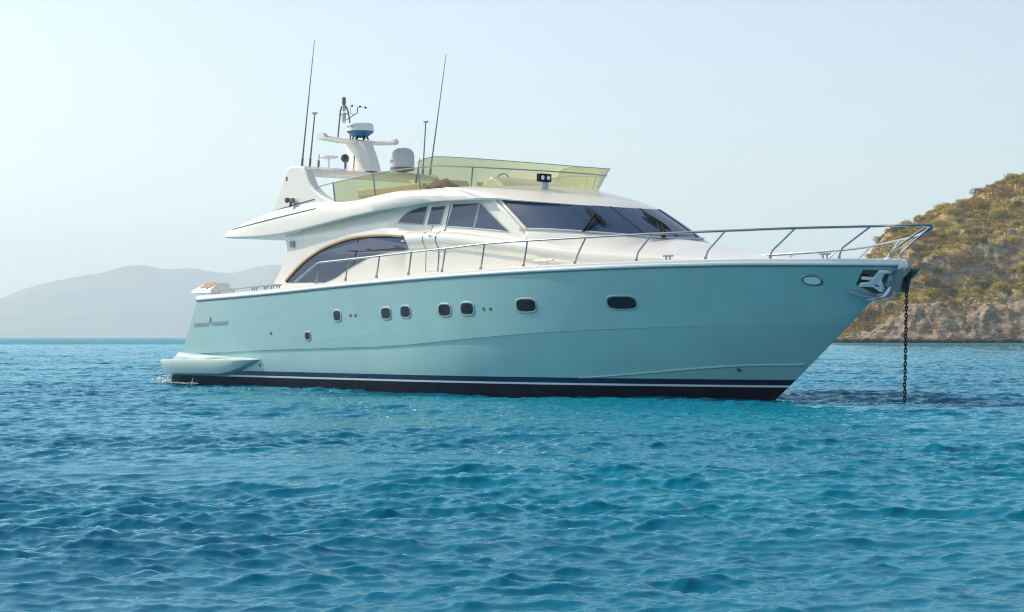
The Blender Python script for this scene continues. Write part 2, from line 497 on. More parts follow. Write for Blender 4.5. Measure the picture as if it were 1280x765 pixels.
def build_headland():
    xs = np.concatenate([np.arange(54, 112, 0.33), np.arange(112, 170, 0.8), np.arange(170, 284, 2.5)])
    rows = []
    for x in xs:
        ys, d = shore(x), depth(x)
        col = []
        ts = np.concatenate([np.linspace(-0.12, 1.02, 190), np.linspace(1.05, 2.35, 24)])
        for t in ts:
            y = ys + t * d
            z = land_z(x, y)
            ox = oy = 0
            if 0.0 < t < 0.7:
                q = Vector(((x * .8 + z * .6) / 1.7, y / 2.2, (z * .8 - x * .6) / 4.5))
                oy = noise.fractal(q, 0.9, 2.1, 4) * 0.9
                ox = noise.fractal(q + Vector((9, 4, 2)), 0.9, 2.1, 4) * 0.5
            col.append((x + ox, y + oy, z))
        rows.append(col)
    o = MB().grid(rows).build('headland', rock_material(), angle=50)
    tag(o, 'steep rocky headland with tan cliffs behind the bow', 'headland', kind='structure')
build_headland()

def leaf_material(name, c0, c1):
    m = bpy.data.materials.new(name); m.use_nodes = True
    n, l = m.node_tree.nodes, m.node_tree.links
    b = n['Principled BSDF']; b.inputs['Roughness'].default_value = 0.8; b.inputs['Specular IOR Level'].default_value = 0.15
    geo = n.new('ShaderNodeNewGeometry')
    oi = n.new('ShaderNodeObjectInfo')
    ad = n.new('ShaderNodeMath'); ad.operation = 'MULTIPLY_ADD'; ad.inputs[1].default_value = 0.55
    l.new(geo.outputs['Random Per Island'], ad.inputs[0])
    m2 = n.new('ShaderNodeMath'); m2.operation = 'MULTIPLY'; m2.inputs[1].default_value = 0.45
    l.new(oi.outputs['Random'], m2.inputs[0]); l.new(m2.outputs[0], ad.inputs[2])
    r = n.new('ShaderNodeValToRGB')
    r.color_ramp.elements[0].color = (*c0, 1); r.color_ramp.elements[1].color = (*c1, 1)
    l.new(ad.outputs[0], r.inputs['Fac']); l.new(r.outputs['Color'], b.inputs['Base Color'])
    tl = n.new('ShaderNodeBsdfTranslucent'); l.new(r.outputs['Color'], tl.inputs['Color'])
    mx = n.new('ShaderNodeMixShader'); mx.inputs[0].default_value = 0.35
    l.new(b.outputs[0], mx.inputs[1]); l.new(tl.outputs[0], mx.inputs[2]); l.new(mx.outputs[0], n['Material Output'].inputs['Surface'])
    return m
KINDS = [
    ('olive_shrub', 'dusty olive green shrub growing on the dry headland slope', leaf_material('olive leaves', (0.24, 0.195, 0.03), (0.64, 0.48, 0.09))),
    ('dry_shrub', 'grey brown withered shrub growing on the dry headland slope', leaf_material('withered twigs', (0.18, 0.115, 0.06), (0.46, 0.31, 0.16))),
    ('green_shrub', 'dark green leafy shrub growing on the dry headland slope', leaf_material('dark green leaves', (0.045, 0.085, 0.018), (0.15, 0.20, 0.04))),
    ('yellow_shrub', 'yellowish straw coloured broom shrub growing on the dry headland slope', leaf_material('straw leaves', (0.36, 0.30, 0.065), (0.68, 0.54, 0.16))),
]
def shrub_mesh(name, m, seed, n=800):
    rg = random.Random(seed)
    vs, fs = [], []
    lobes = [(Vector((rg.uniform(-.55, .55), rg.uniform(-.55, .55), rg.uniform(.15, .45))), rg.uniform(.38, .62)) for _ in range(6)]
    for _ in range(n):
        c, r_ = rg.choice(lobes)
        d = Vector((rg.gauss(0, 1), rg.gauss(0, 1), rg.gauss(0.25, 0.9))).normalized()
        p = c + d * r_ * rg.uniform(.55, 1.02) * Vector((1, 1, .85)).length / 1.65
        if p.z < -0.1: p.z = abs(p.z) * 0.5
        t1 = (d + Vector((rg.uniform(-1, 1), rg.uniform(-1, 1), rg.uniform(-.3, 1)))).normalized()
        t2 = t1.cross(Vector((rg.uniform(-1, 1), rg.uniform(-1, 1), rg.uniform(-1, 1)))).normalized()
        a, b = rg.uniform(.08, .16), rg.uniform(.045, .085)
        o = len(vs)
        vs += [p - t2 * b, p + t1 * a * .6 - t2 * b * .4, p + t1 * a * 1.3, p + t1 * a * .5 + t2 * b]
        fs += [(o, o + 1, o + 2, o + 3)]
    me = bpy.data.meshes.new(name); me.from_pydata([tuple(v) for v in vs], [], fs); me.materials.append(m)
    return me
def build_shrubs():
    rg = random.Random(21)
    protos = {}
    for nm, lb, m in KINDS:
        protos[nm] = [shrub_mesh(nm, m, len(nm) * 7 + k * 13) for k in range(3)]
    placed = []
    tries = 0
    while len(placed) < 240 and tries < 20000:
        tries += 1
        x = rg.uniform(68, 120)
        t = rg.uniform(0.24, 1.06)
        if 0.44 < t < 0.60 and rg.random() < 0.65: continue
        if t < 0.3 and rg.random() < 0.5: continue
        y = shore(x) + t * depth(x)
        if ridge(x) < 9: continue
        r_ = rg.uniform(1.1, 2.0) if rg.random() < .5 else rg.uniform(2.0, 3.4)
        if any((x - a) ** 2 + (y - b) ** 2 < (0.70 * (r_ + c)) ** 2 for a, b, c in placed): continue
        z = land_z(x, y)
        placed.append((x, y, r_))
        u_ = rg.random()
        k = 0 if u_ < .40 else 1 if u_ < .64 else 2 if u_ < .76 else 3
        nm, lb, m = KINDS[k]
        o = bpy.data.objects.new(nm, protos[nm][rg.randrange(3)])
        C.objects.link(o)
        o.location = (x, y, z - 0.15 * r_)
        o.rotation_euler = (0, 0, rg.uniform(0, 6.28))
        o.scale = (r_, r_, r_ * rg.uniform(.65, .95))
        tag(o, lb, 'shrub', nm.replace('_', ' ') + 's on the headland')
    # low tufts between the shrubs, uncountable
    rgn = random.Random(5)
    vs, fs = [], []
    for _ in range(9000):
        x = rgn.uniform(66, 125); t = rgn.uniform(0.2, 1.05)
        if 0.44 < t < 0.58: continue
        if ridge(x) < 8: continue
        y = shore(x) + t * depth(x)
        if noise.noise(Vector((x / 6, y / 6, 4))) < -0.15: continue
        z = land_z(x, y) + 0.02
        for q in range(3):
            a = rgn.uniform(0, 6.28); h_ = rgn.uniform(.25, .6); ww = rgn.uniform(.1, .22)
            o = len(vs); c, s_ = math.cos(a), math.sin(a); bx, by = x + rgn.uniform(-.3, .3), y + rgn.uniform(-.3, .3)
            vs += [(bx - c * ww, by - s_ * ww, z - .1), (bx + c * ww, by + s_ * ww, z - .1), (bx + c * ww * .8 + rgn.uniform(-.15, .15), by + s_ * ww * .8, z + h_), (bx - c * ww * .9, by - s_ * ww * .7, z + h_ * .8)]
            fs.append((o, o + 1, o + 2, o + 3))
    me = bpy.data.meshes.new('dry_grass'); me.from_pydata(vs, [], fs)
    me.materials.append(leaf_material('dry grass', (0.26, 0.19, 0.05), (0.62, 0.44, 0.14)))
    o = bpy.data.objects.new('dry_grass', me); C.objects.link(o)
    tag(o, 'tufts of dry yellow grass between the shrubs on the headland', 'grass', kind='stuff')
build_shrubs()
def build_boulders():
    rg = random.Random(11)
    m = rock_material()
    for k in range(16):
        x = 69 + k * 2.7 + rg.uniform(-.8, .8)
        y = shore(x) - rg.uniform(-0.4, 0.9)
        s_ = rg.uniform(.6, 1.25)
        bm = bmesh.new(); bmesh.ops.create_icosphere(bm, subdivisions=3, radius=1)
        off = Vector((rg.uniform(0, 50), rg.uniform(0, 50), 0))
        for v in bm.verts:
            v.co *= 1 + 0.45 * noise.fractal(v.co * 1.1 + off, 1, 2, 4)
            v.co.z *= .7
        me = bpy.data.meshes.new('boulder'); bm.to_mesh(me); bm.free(); me.materials.append(m)
        o = bpy.data.objects.new('boulder', me); C.objects.link(o)
        o.location = (x, y, 0.25); o.scale = (s_ * rg.uniform(1, 1.9), s_, s_); o.rotation_euler = (0, 0, rg.uniform(0, 6))
        tag(o, 'wet dark boulder at the waterline foot of the rocky headland', 'boulder', 'boulders along the shore')
build_boulders()

# ------------------------------------------------------------------ haze
def build_haze():
    o = MB().box((0, 0, 0), (2, 2, 2)).build('haze', [], smooth=False)
    o.scale = (9600, 9650, 215); o.location = (0, 0, 208)
    m = bpy.data.materials.new('sea haze'); m.use_nodes = True
    n, l = m.node_tree.nodes, m.node_tree.links
    n.remove(n['Principled BSDF'])
    v = n.new('ShaderNodeVolumePrincipled')
    v.inputs['Color'].default_value = (0.92, 0.98, 1.0, 1)
    v.inputs['Density'].default_value = 0.000195
    v.inputs['Anisotropy'].default_value = 0.15
    l.new(v.outputs[0], n['Material Output'].inputs['Volume'])
    o.data.materials.append(m)
    tag(o, 'pale sea haze that fades the far hills', 'haze', kind='stuff')
build_haze()

# ================================================================== motor yacht
YO, YTH = (5.02, 36.69, 0.0), 49.7
yacht = empty('motor_yacht', YO, R(-YTH))      # local: x to the bow, y to port, z up
tag(yacht, 'long aqua and cream motor yacht with flybridge lying at anchor', 'motor yacht')
def taper(x, x0, xe, bm_, p, q):
    if x <= x0: return bm_
    return bm_ * max(0.0, 1 - min(1, (x - x0) / (xe - x0)) ** p) ** q
sheer_z = stab([(-16.9, 2.105), (-13.43, 2.21), (-10.67, 2.32), (-7.61, 2.42), (-5.3, 2.475), (-2.79, 2.515), (-1.17, 2.53), (0.12, 2.53), (1.69, 2.505), (3.1, 2.48)])
def sheer_b(x): return taper(x, -8, 3.10, 2.72, 2.4, 0.8) - (0.1 * ((-8 - x) / 9) ** 2 if x < -8 else 0)
kn_z = stab([(-17.6, 0.76), (-14.4, 0.88), (-12, 0.93), (-10.8, 0.96), (-8.75, 1.01), (-6.6, 1.14), (-4.9, 1.25), (-3.77, 1.31), (-1.1, 1.40), (0.49, 1.43), (1.9, 1.45)])
NS = 110
tpar = [1 - (1 - i / NS) ** 1.5 for i in range(NS + 1)]
def rowpts(xs, xe, zf, bf):
    out = []
    for t in tpar:
        x = xs + (xe - xs) * t
        out.append((x, bf(x), zf(x)))
    out[-1] = (xe, 0.0, zf(xe))
    return out
hull_rows, row_mat = [], []
hull_rows.append(rowpts(-18.3, -0.8, lambda x: -0.7, lambda x: taper(x, -10, -0.8, 2.15, 2, 1)))
hull_rows.append(rowpts(-18.38, 0.02, lambda x: 0.0, lambda x: taper(x, -9, 0.02, 2.46, 2.0, 1)))
hull_rows.append(rowpts(-18.15, 0.345, lambda x: 0.245, lambda x: taper(x, -9, 0.345, 2.53, 2.05, 1)))
hull_rows.append(rowpts(-18.12, 0.395, lambda x: 0.285, lambda x: taper(x, -9, 0.395, 2.54, 2.07, 1)))
hull_rows.append(rowpts(-17.98, 0.54, lambda x: 0.392, lambda x: taper(x, -9, 0.54, 2.56, 2.1, 1)))
kb = lambda x: taper(x, -8, 1.87, 2.62, 2.2, 0.9)
step = tab([(-18, .03), (-2, .03), (0.6, 0.0), (2, 0)])
KL = rowpts(-17.56, 1.87, lambda x: kn_z(x) - 0.4 * step(x), lambda x: max(0, kb(x) - step(x)))
KU = rowpts(-17.55, 1.87, kn_z, kb)
def lerp_row(a, b, w_, pw=1.0, stem=None):
    r_ = []
    for (x0, b0, z0), (x1, b1, z1) in zip(a, b):
        r_.append((x0 + (x1 - x0) * w_, b0 + (b1 - b0) * w_ ** pw, z0 + (z1 - z0) * w_))
    return r_
for w_ in (.2, .45, .72):
    r_ = []
    for (x0, b0, z0), (x1, b1, z1) in zip(hull_rows[4], KL):
        pw = .45 + .5 * max(0, min(1, (x0 + 12) / 10))
        r_.append((x0 + (x1 - x0) * w_, b0 + (b1 - b0) * w_ ** pw, z0 + (z1 - z0) * w_))
    hull_rows.append(r_)
hull_rows.append(KL); hull_rows.append(KU)
SH = rowpts(-16.78, 3.07, sheer_z, sheer_b)
for w_ in (.17, .34, .5, .67, .84):
    r_ = []
    for i, t in enumerate(tpar):
        (x0, b0, z0), (x1, b1, z1) = KU[i], SH[i]
        pw = 1.0 + 0.45 * max(0, (x0 + 9) / 10) if x0 > -9 else 1.0
        r_.append((x0 + (x1 - x0) * w_, b0 + (b1 - b0) * w_ ** pw, z0 + (z1 - z0) * w_))
    hull_rows.append(r_)
hull_rows.append(SH)
hb_tab = [([p[0] for p in r_], [p[1] for p in r_], [p[2] for p in r_]) for r_ in hull_rows if r_ is not KL]
def hull_b(x, z):
    zs, bs = [], []
    for xs_, bs_, zs_ in hb_tab:
        zs.append(np.interp(x, xs_, zs_)); bs.append(np.interp(x, xs_, bs_))
    return float(np.interp(z, zs, bs))
def hpt(x, z, off=0.0): return (x, -(hull_b(x, z) + off), z)

hb = MB()
mats_row = [3, 3, 2, 1] + [0] * 30       # antifoul, antifoul, white, navy, hull
mats_row = [3, 3, 2, 1] + [0] * (len(hull_rows) - 5)
for side in (-1, 1):
    for i in range(len(hull_rows) - 1):
        hb.grid([[(x, side * b, z) for x, b, z in hull_rows[i]], [(x, side * b, z) for x, b, z in hull_rows[i + 1]]], mats_row[i])
for i in range(len(hull_rows) - 1):      # transom
    g = []
    for k in (i, i + 1):
        x, b, z = hull_rows[k][0]
        g.append([(x - 0.10 * (1 - (2 * q / 12 - 1) ** 2), b * (2 * q / 12 - 1), z) for q in range(13)])
    hb.grid(g, mats_row[i])
hull = hb.build('hull', [M['hull'], M['navy'], M['white'], M['antifoul']], yacht, angle=22)

# rub rail / bulwark cap swept round the bow
def u_path(fx, n=90, x0=-16.80, x1=3.07):
    st = []
    for i in range(n + 1):
        t = 1 - (1 - i / n) ** 1.6
        x = x0 + (x1 - x0) * t
        st.append(Vector((x, -fx(x) if i < n else 0.0, sheer_z(x))))
    return st + [Vector((p.x, -p.y, p.z)) for p in st[-2::-1]]
def sweep(path, prof, mb, mi=0):
    rows = []
    for i, p in enumerate(path):
        t = path[min(i + 1, len(path) - 1)] - path[max(i - 1, 0)]
        t.z = 0; t.normalize()
        out = Vector((t.y, -t.x, 0))
        rows.append([p + out * a + Vector((0, 0, c)) for a, c in prof])
    mb.grid(rows, mi, closed_u=True)
    for r_ in (rows[0], rows[-1]):
        mb.add(r_, [tuple(range(len(r_)))], mi)
cap = MB()
sweep(u_path(sheer_b), [(-.02, -.012), (.022, 0.0), (.034, .02), (.034, .045), (.024, .06), (.022, .075), (.016, .105), (-.01, .12), (-.16, .125), (-.18, .10), (-.18, 0.0)], cap)
cap.build('rub_rail', M['white'], hull, angle=30)
seam = MB()
sweep(u_path(sheer_b), [(-.01, -.03), (.008, -.03), (.008, -.012), (-.01, -.012)], seam)
seam.build('seam', M['seam'], hull)
# deck
dk = MB(); rows = []
for i in range(0, 81):
    t = 1 - (1 - i / 80) ** 1.5
    x = -16.7 + (2.95 + 16.7) * t; b = max(0.01, sheer_b(x) - .1); z = sheer_z(x) + .03
    rows.append([(x, b * q / 8, z + 0.05 * (1 - (q / 8) ** 2)) for q in range(-8, 9)])
dk.grid(rows); dk.build('deck', M['gel'], yacht)
# spray rail near the bow
sp = MB(); rows = []
sz = stab([(-3.6, .40), (-3.0, .43), (-2.15, .5), (-.94, .61), (-.22, .66), (.86, .685)])
for i in range(41):
    x = -3.6 + 4.42 * i / 40; z = sz(x); e = min(1, i / 8, 1)
    b = hull_b(x, z)
    rows.append([(x, -(b - .01), z + .035), (x, -(b + .035 * e), z + .004), (x, -(b + .03 * e), z - .012), (x, -(b - .02), z - .03)])
sp.grid(rows); sp.grid([[(x, -y, z) for x, y, z in r_] for r_ in rows]); sp.build('spray_rail', M['hull'], hull, angle=20)
# bow nose cap
nc = MB(); nc.lathe([(0, -.12), (.06, -.10), (.10, -.03), (.105, .03), (.09, .09), (.05, .12), (0, .125)], (3.04, 0, 2.47), 20)
nc.build('bow_cap', M['white'], yacht)

# hull openings
def surf(x, z, off):
    p = Vector(hpt(x, z)); e = .03
    dx = Vector(hpt(x + e, z)) - Vector(hpt(x - e, z)); dz = Vector(hpt(x, z + e)) - Vector(hpt(x, z - e))
    nrm = dx.cross(dz).normalized()
    if nrm.y > 0: nrm = -nrm
    return p + nrm * off
def rrect(w_, h_, k=28, n=3.2):
    out = []
    for i in range(k):
        a = 2 * math.pi * i / k; c, s_ = math.cos(a), math.sin(a)
        out.append((w_ / 2 * math.copysign(abs(c) ** (2 / n), c), h_ / 2 * math.copysign(abs(s_) ** (2 / n), s_)))
    return out
def hull_ring(x, z, w_, h_, prof, mb, n=3.2):
    rows = []
    for grow, off in prof:
        rows.append([surf(x + a, z + c, off) for a, c in rrect(w_ + 2 * grow, h_ + 2 * grow, n=n)])
    mb.grid(rows, 0, closed_u=True)
PORTS = [(-11.89, 1.225, .27, .22), (-10.68, 1.68, .33, .27), (-8.84, 1.715, .40, .28), (-8.14, 1.745, .40, .28), (-6.81, 1.765, .45, .29), (-6.10, 1.785, .45, .29), (-4.41, 1.835, .58, .30), (-2.11, 1.865, .70, .29)]
for x, z, w_, h_ in PORTS:
    p = MB(); hull_ring(x, z, w_ - .12, h_ - .10, [(.02, .002), (.022, .010), (.032, .013), (.05, .012), (.06, .006), (.062, 0.0)], p)
    fr = p.build('porthole', M['bezel'], hull)
    g = MB(); pts = [surf(x + a, z + c, .008) for a, c in rrect(w_ - .075, h_ - .055)]
    g.add(pts, [tuple(range(len(pts)))]); g.build('glass', M['portglass'], fr, smooth=False)
x, z = 1.63, 2.24
p = MB(); hull_ring(x, z, .27, .14, [(.0, .001), (.0, .02), (.01, .025), (.025, .022), (.034, .01), (.036, 0)], p, 2.4)
fr = p.build('hawse_ring', M['dsteel'], hull)
g = MB(); pts = [surf(x + a, z + c, .012) for a, c in rrect(.27, .14, n=2.4)]; g.add(pts, [tuple(range(len(pts)))]); g.build('lens', M['lens'], fr, smooth=False)  # no lamp here: pale disc paints the light shining through the hawse
for x, z in [(-10.17, 1.68), (-9.98, 1.68), (-5.61, 1.775), (-5.41, 1.775), (-13.43, 1.29), (-14.0, .53), (-0.35, .575)]:
    p = MB(); hull_ring(x, z, .05, .05, [(0, .004), (.008, .008), (.016, 0)], p, 2); pts = [surf(x + a, z + c, .004) for a, c in rrect(.055, .055, n=2)]
    p.add(pts, [tuple(range(len(pts)))]); p.build('drain_outlet', M['seam'], hull)
for xa, xb, z0, z1 in [(-16.93, -16.20, 1.495, 1.52), (-16.08, -15.32, 1.525, 1.548)]:      # builder's nameplate bars
    p = MB(); nn = 14
    for q in range(2):
        p.grid([[surf(xa + (xb - xa) * i / nn, z0 + (z1 - z0) * i / nn + dz, .006) for i in range(nn + 1)] for dz in ((-.045, .045))])
        break
    p.build('name_stripe', M['hullmark'], hull, smooth=False)
p = MB(); pts = [surf(-16.14 + a, 1.63 + c, .006) for a, c in [(-.05, -.07), (.03, -.07), (.05, .0), (.03, .07), (0, .09), (-.02, .02)]]
p.add(pts, [tuple(range(len(pts)))]); p.build('emblem', M['seam'], hull, smooth=False)

# swim platform with side wings running forward along the hull
pf = MB(); path = []
zt = lambda x: .645 + .008 * (x + 18)
half = [(-18.95, 0), (-18.93, 1.2), (-18.85, 2.1), (-18.70, 2.5), (-18.45, 2.70), (-18.0, 2.80), (-17.0, 2.86), (-15.8, 2.88), (-15.0, 2.86), (-14.4, 2.78), (-13.95, 2.62)]
half = [(v.x, v.y) for v in catmull([(a, b, 0) for a, b in half], 5)]
def ring(f_in, dz):
    out = []
    for x, b in half:
        e = max(0.0, min(1.0, (x + 15.6) / 1.65)) ** 1.6
        d_ = dz * (1 - .93 * e) if dz < 0 else dz
        inn = max(0, b - f_in * (1 - .5 * e)) if b > .5 else b
        out.append((x + f_in if x < -18.3 else x - f_in * .9 * e, inn, zt(x) + d_))
    return out
lv = [(.36, -.41), (.22, -.40), (.10, -.35), (.03, -.22), (0.0, -.05), (.01, -.012), (.04, .0), (.5, .02)]
for side in (-1, 1):
    pf.grid([[(x, side * y, z) for x, y, z in ring(a, c)] for a, c in lv])
pf.grid([[(x + .35, y * q, zt(x) + .012) for x, y in half[:22]] for q in (-1, -.5, 0, .5, 1)])
swim = pf.build('swim_platform', M['platform'], yacht, angle=30)
st = MB()
st.grid([[hpt(-17.72 + 3.5 * i / 24, .66 + .035 * k * (1 - .93 * i / 24) + .02 * i / 24, .003 + .19 * (1 - k / 5) ** 2 * (1 - i / 24) ** .7) for i in range(25)] for k in range(6)])
st.build('platform_fairing', M['hull'], swim)

# stern locker with teak lid on the aft deck
lk = MB()
lk.prism([(-2.46, 2.29), (-2.42, 2.38), (-2.12, 2.575), (-1.80, 2.575), (-1.80, 2.29)], lambda y, z: (-17.42 + .22 * (z - 2.29) / .28, y, z), lambda y, z: (-16.42 - .18 * (z - 2.29) / .28, y, z))
lo = lk.build('stern_locker', M['white'], yacht, bevel=.025)
tk = MB()
def lkp(x, q, o_): return (x, -2.42 + .30 * q - .54 * o_, 2.38 + .195 * q + .84 * o_)
tk.grid([[lkp(-17.12 + .50 * a - .02 * q, q, .012) for a in (0, .5, 1)] for q in (.22, .6, .97)]); tk.build('teak_lid', M['teak'], lo, smooth=False)
tk = MB(); tk.lathe([(0, 0), (.05, 0), (.05, .02), (0, .02)], (-16.72, -2.36, 2.38), 12, axis=Vector((0, -1, 0))); tk.build('fairlead', M['black'], lo)

# ------------------------------------------------------------------ superstructure
bb = stab([(-14.6, 2.0), (-12, 2.07), (-9, 2.10), (-7, 2.06), (-5, 1.95), (-3, 1.72), (-1.2, 1.38), (.4, .88), (1.3, .35)])
zsh = stab([(-14.6, 3.5), (-9, 3.50), (-7.4, 3.45), (-6.4, 3.34), (-5, 3.17), (-3.56, 2.97), (-2.56, 2.86), (-1.2, 2.73), (.4, 2.65), (1.3, 2.59)])
amp = stab([(-14.6, 0), (-9.7, 0), (-9.25, .4), (-8.8, .9), (-8.2, 1.0), (-5, 1.0), (1.3, .8)])
crown = stab([(-5.2, 3.47), (-2.553, 3.175), (-1.89, 3.07), (-1.33, 2.955), (-.38, 2.78), (.83, 2.67), (1.3, 2.62)])
WB0, WBF = (-5.10, 1.86, 3.42), (-2.553, 0.0, 3.195)        # windshield foot: pillar, centre
WT0, WTF = (-6.15, 1.72, 4.11), (-3.703, 0.0, 3.849)         # windshield head
def front_u(p0, pf_, n=26, a=0.95, c=0.88, ze=1.1):
    # half of a rounded bow-shaped outline, from the starboard corner to the centreline
    out = []
    for i in range(n + 1):
        f = math.pi / 2 * i / n
        s_, k = math.sin(f) ** a, math.cos(f) ** c if i < n else 0.0
        out.append((p0[0] + (pf_[0] - p0[0]) * s_, p0[1] * k, p0[2] + (pf_[2] - p0[2]) * s_ ** ze))
    return out
foot = front_u(WB0, WBF, ze=1.4); head = front_u(WT0, WTF)
ftx = [p[0] for p in foot]; fty = [p[1] for p in foot]; ftz = [p[2] for p in foot]
def house_sec(x):
    b, zs_, A, zb = bb(x), zsh(x), amp(x), sheer_z(x) + .03
    und = max(zb + .03, zs_ - .36)
    f_ = min(1, max(0, (zs_ - zb) / .5))
    pts = [(b, zb), (b - .01 * A, und), (b + .07 * A * f_, und + (zs_ - und) * .22), (b + .11 * A * f_, und + (zs_ - und) * .48), (b + .10 * A * f_, und + (zs_ - und) * .74), (b + .045 * A * f_, zs_ - .03), (b - .03 * A, zs_ + .005)]
    if x < -5.1:
        top = 4.13 if x < -6.15 else 4.11 + (x + 6.15) / 1.05 * (3.42 - 4.11)
        tb = float(np.interp(x, [-14.6, -9, -6.15, -5.1], [1.95, 1.88, 1.72, 1.85]))
        wf = b - .03 * A - .12 * A
        for q in (0, .25, .5, .75, 1): pts.append((wf + (tb - wf) * q, zs_ + .03 + (top - zs_ - .03) * q))
        pts.append((0, top + .04))
    else:
        gb = float(np.interp(x, ftx, fty)) if x < WBF[0] else 0.0
        gz = float(np.interp(x, ftx, ftz)) - .02 if x < WBF[0] else crown(x)
        gb = max(gb, (b - .1) * .12)
        zc = crown(x)
        w0, zz = b - .03 * A, zs_ + .005
        for q in (.1, .35, .6, .8, 1):
            pts.append((w0 + (gb - w0) * q, zz + (gz - zz) * (1 - (1 - q) ** 1.35)))
        pts.append((0, max(zc, gz) if x > WBF[0] else gz + .01))
    return pts
xa_t = tab([(2.2, -14.5), (2.6, -14.39), (2.85, -14.1), (3.12, -13.70), (3.35, -13.68), (3.52, -13.76), (4.2, -13.95)])
hxs = sorted(set([round(v, 3) for v in list(np.linspace(-14.2, -9.8, 23)) + list(np.linspace(-9.7, -8.2, 13)) + list(np.linspace(-8, -5.2, 24)) + [-6.15, -5.1] + list(np.linspace(-5.0, 1.25, 52))]))
rows = []
for x in hxs:
    f_ = max(0, min(1, (-12.2 - x) / 2.0))
    rows.append([((x if f_ == 0 else x + (xa_t(z) + 14.2) * f_), b, z) for b, z in house_sec(x)])
hm = MB()
for side in (-1, 1): hm.grid([[(x, side * y, z) for x, y, z in r_] for r_ in rows])
hm.grid([[(x + .05, y * s_, z) for x, y, z in rows[0]] for s_ in (-1, 1)])
house = hm.build('superstructure', M['gel'], yacht, angle=40)
def wall_b(x, z):
    s_ = house_sec(x)[::1]
    pts = [p for p in s_[:-1]]
    zz = [p[1] for p in pts]; b_ = [p[0] for p in pts]
    return float(np.interp(z, zz, b_))
def wpt(x, z, off): return (x, -(wall_b(x, z) + off), z)
def pane(poly, name, parent, m, off=.014, k=1, rim=None):
    pts = [Vector((a, 0, c)) for a, c in poly]
    if k > 1: pts = catmull(pts, k, True)
    mb = MB(); n_ = len(pts)
    mb.add([wpt(p.x, p.z, off) for p in pts] + [wpt(p.x, p.z, -.02) for p in pts], [tuple(range(n_))] + [(i, (i + 1) % n_, n_ + (i + 1) % n_, n_ + i) for i in range(n_)])
    o = mb.build(name, m, parent, smooth=False)
    if rim:
        t = MB(); t.tube([wpt(p.x, p.z, off) for p in pts], rim[0], 6, True); t.build('window_frame', rim[1], o)
    return o
def dens(poly, k):
    out = []
    for i in range(len(poly)):
        a, b = poly[i], poly[(i + 1) % len(poly)]
        for j in range(k): out.append((a[0] + (b[0] - a[0]) * j / k, a[1] + (b[1] - a[1]) * j / k))
    return out
# saloon window
upper = catmull([(-13.68, 0, 2.50), (-12.95, 0, 2.90), (-12.18, 0, 3.18), (-11.42, 0, 3.34), (-10.7, 0, 3.42), (-9.74, 0, 3.425), (-8.85, 0, 3.365)], 6)
lower = catmull([(-8.77, 0, 3.30), (-8.77, 0, 3.18), (-8.90, 0, 3.11), (-9.61, 0, 3.08), (-10.21, 0, 3.0), (-11.07, 0, 2.76), (-11.58, 0, 2.57), (-12.03, 0, 2.47)], 5)
bw = pane([(p.x, p.z) for p in upper + lower], 'saloon_window', house, M['glass'])
def flank(o_mb_fn):
    pass
tr = MB(); tr.tube([wpt(p.x - .02, p.z + .045, .02) for p in upper], .032, 6); tr.build('window_trim', M['tan'], bw)
tr = MB(); tr.tube([wpt(p.x, p.z + .012, .016) for p in upper], .016, 6); tr.build('gasket', M['black'], bw)
tr = MB(); tr.tube([wpt(-10.66, 3.41, .016), wpt(-10.84, 2.86, .016)], .008, 5); tr.build('mullion', M['black'], bw)
W = [[(-9.30, 3.735), (-9.24, 3.82), (-9.10, 3.93), (-8.92, 4.0), (-8.65, 4.05), (-8.40, 4.07), (-8.47, 3.66)],
     dens([(-8.25, 4.04), (-7.80, 4.04), (-7.88, 3.63), (-8.33, 3.65)], 2),
     dens([(-7.56, 4.07), (-6.74, 4.05), (-6.79, 3.51), (-7.65, 3.58)], 3),
     dens([(-6.69, 4.04), (-5.68, 3.39), (-6.74, 3.50)], 4)]
for wv in W: pane(wv, 'side_window', house, M['glass'], off=.012, rim=(.014, M['lgrey']))
# mirrored port side glazing
def mirror(o, parent):
    me = o.data.copy()
    for v in me.vertices: v.co.y = -v.co.y
    me.flip_normals()
    c = bpy.data.objects.new(o.name.split('.')[0], me); C.objects.link(c); c.parent = parent
    for ch in list(o.children): mirror(ch, c)
    return c
for o in [c for c in house.children]: mirror(o, house)
# side door: seam outline running down the house side
def house_line(pts, r_=.009):
    t = MB(); t.tube(pts, r_, 5); return t
door = MB(); prof = [q for q in np.linspace(2.62, 4.06, 30)]
gx = []
for z in prof:
    f_ = (z - 2.55) / 1.5
    gx.append((-8.19 + .06 * f_, -7.78 + .12 * f_, z))
door.grid([[wpt(a + (b - a) * q / 6, z, .007) for q in range(7)] for a, b, z in gx])
dr = door.build('side_door', M['gel'], house)
for e in (0, 1):
    house_line([wpt(g[e], g[2], .008) for g in gx], .007).build('door_seam', M['seam'], dr)
t = MB(); t.box(wpt(-7.92, 3.40, .03), (.10, .03, .03)); t.build('door_handle', M['steel'], dr, bevel=.006)
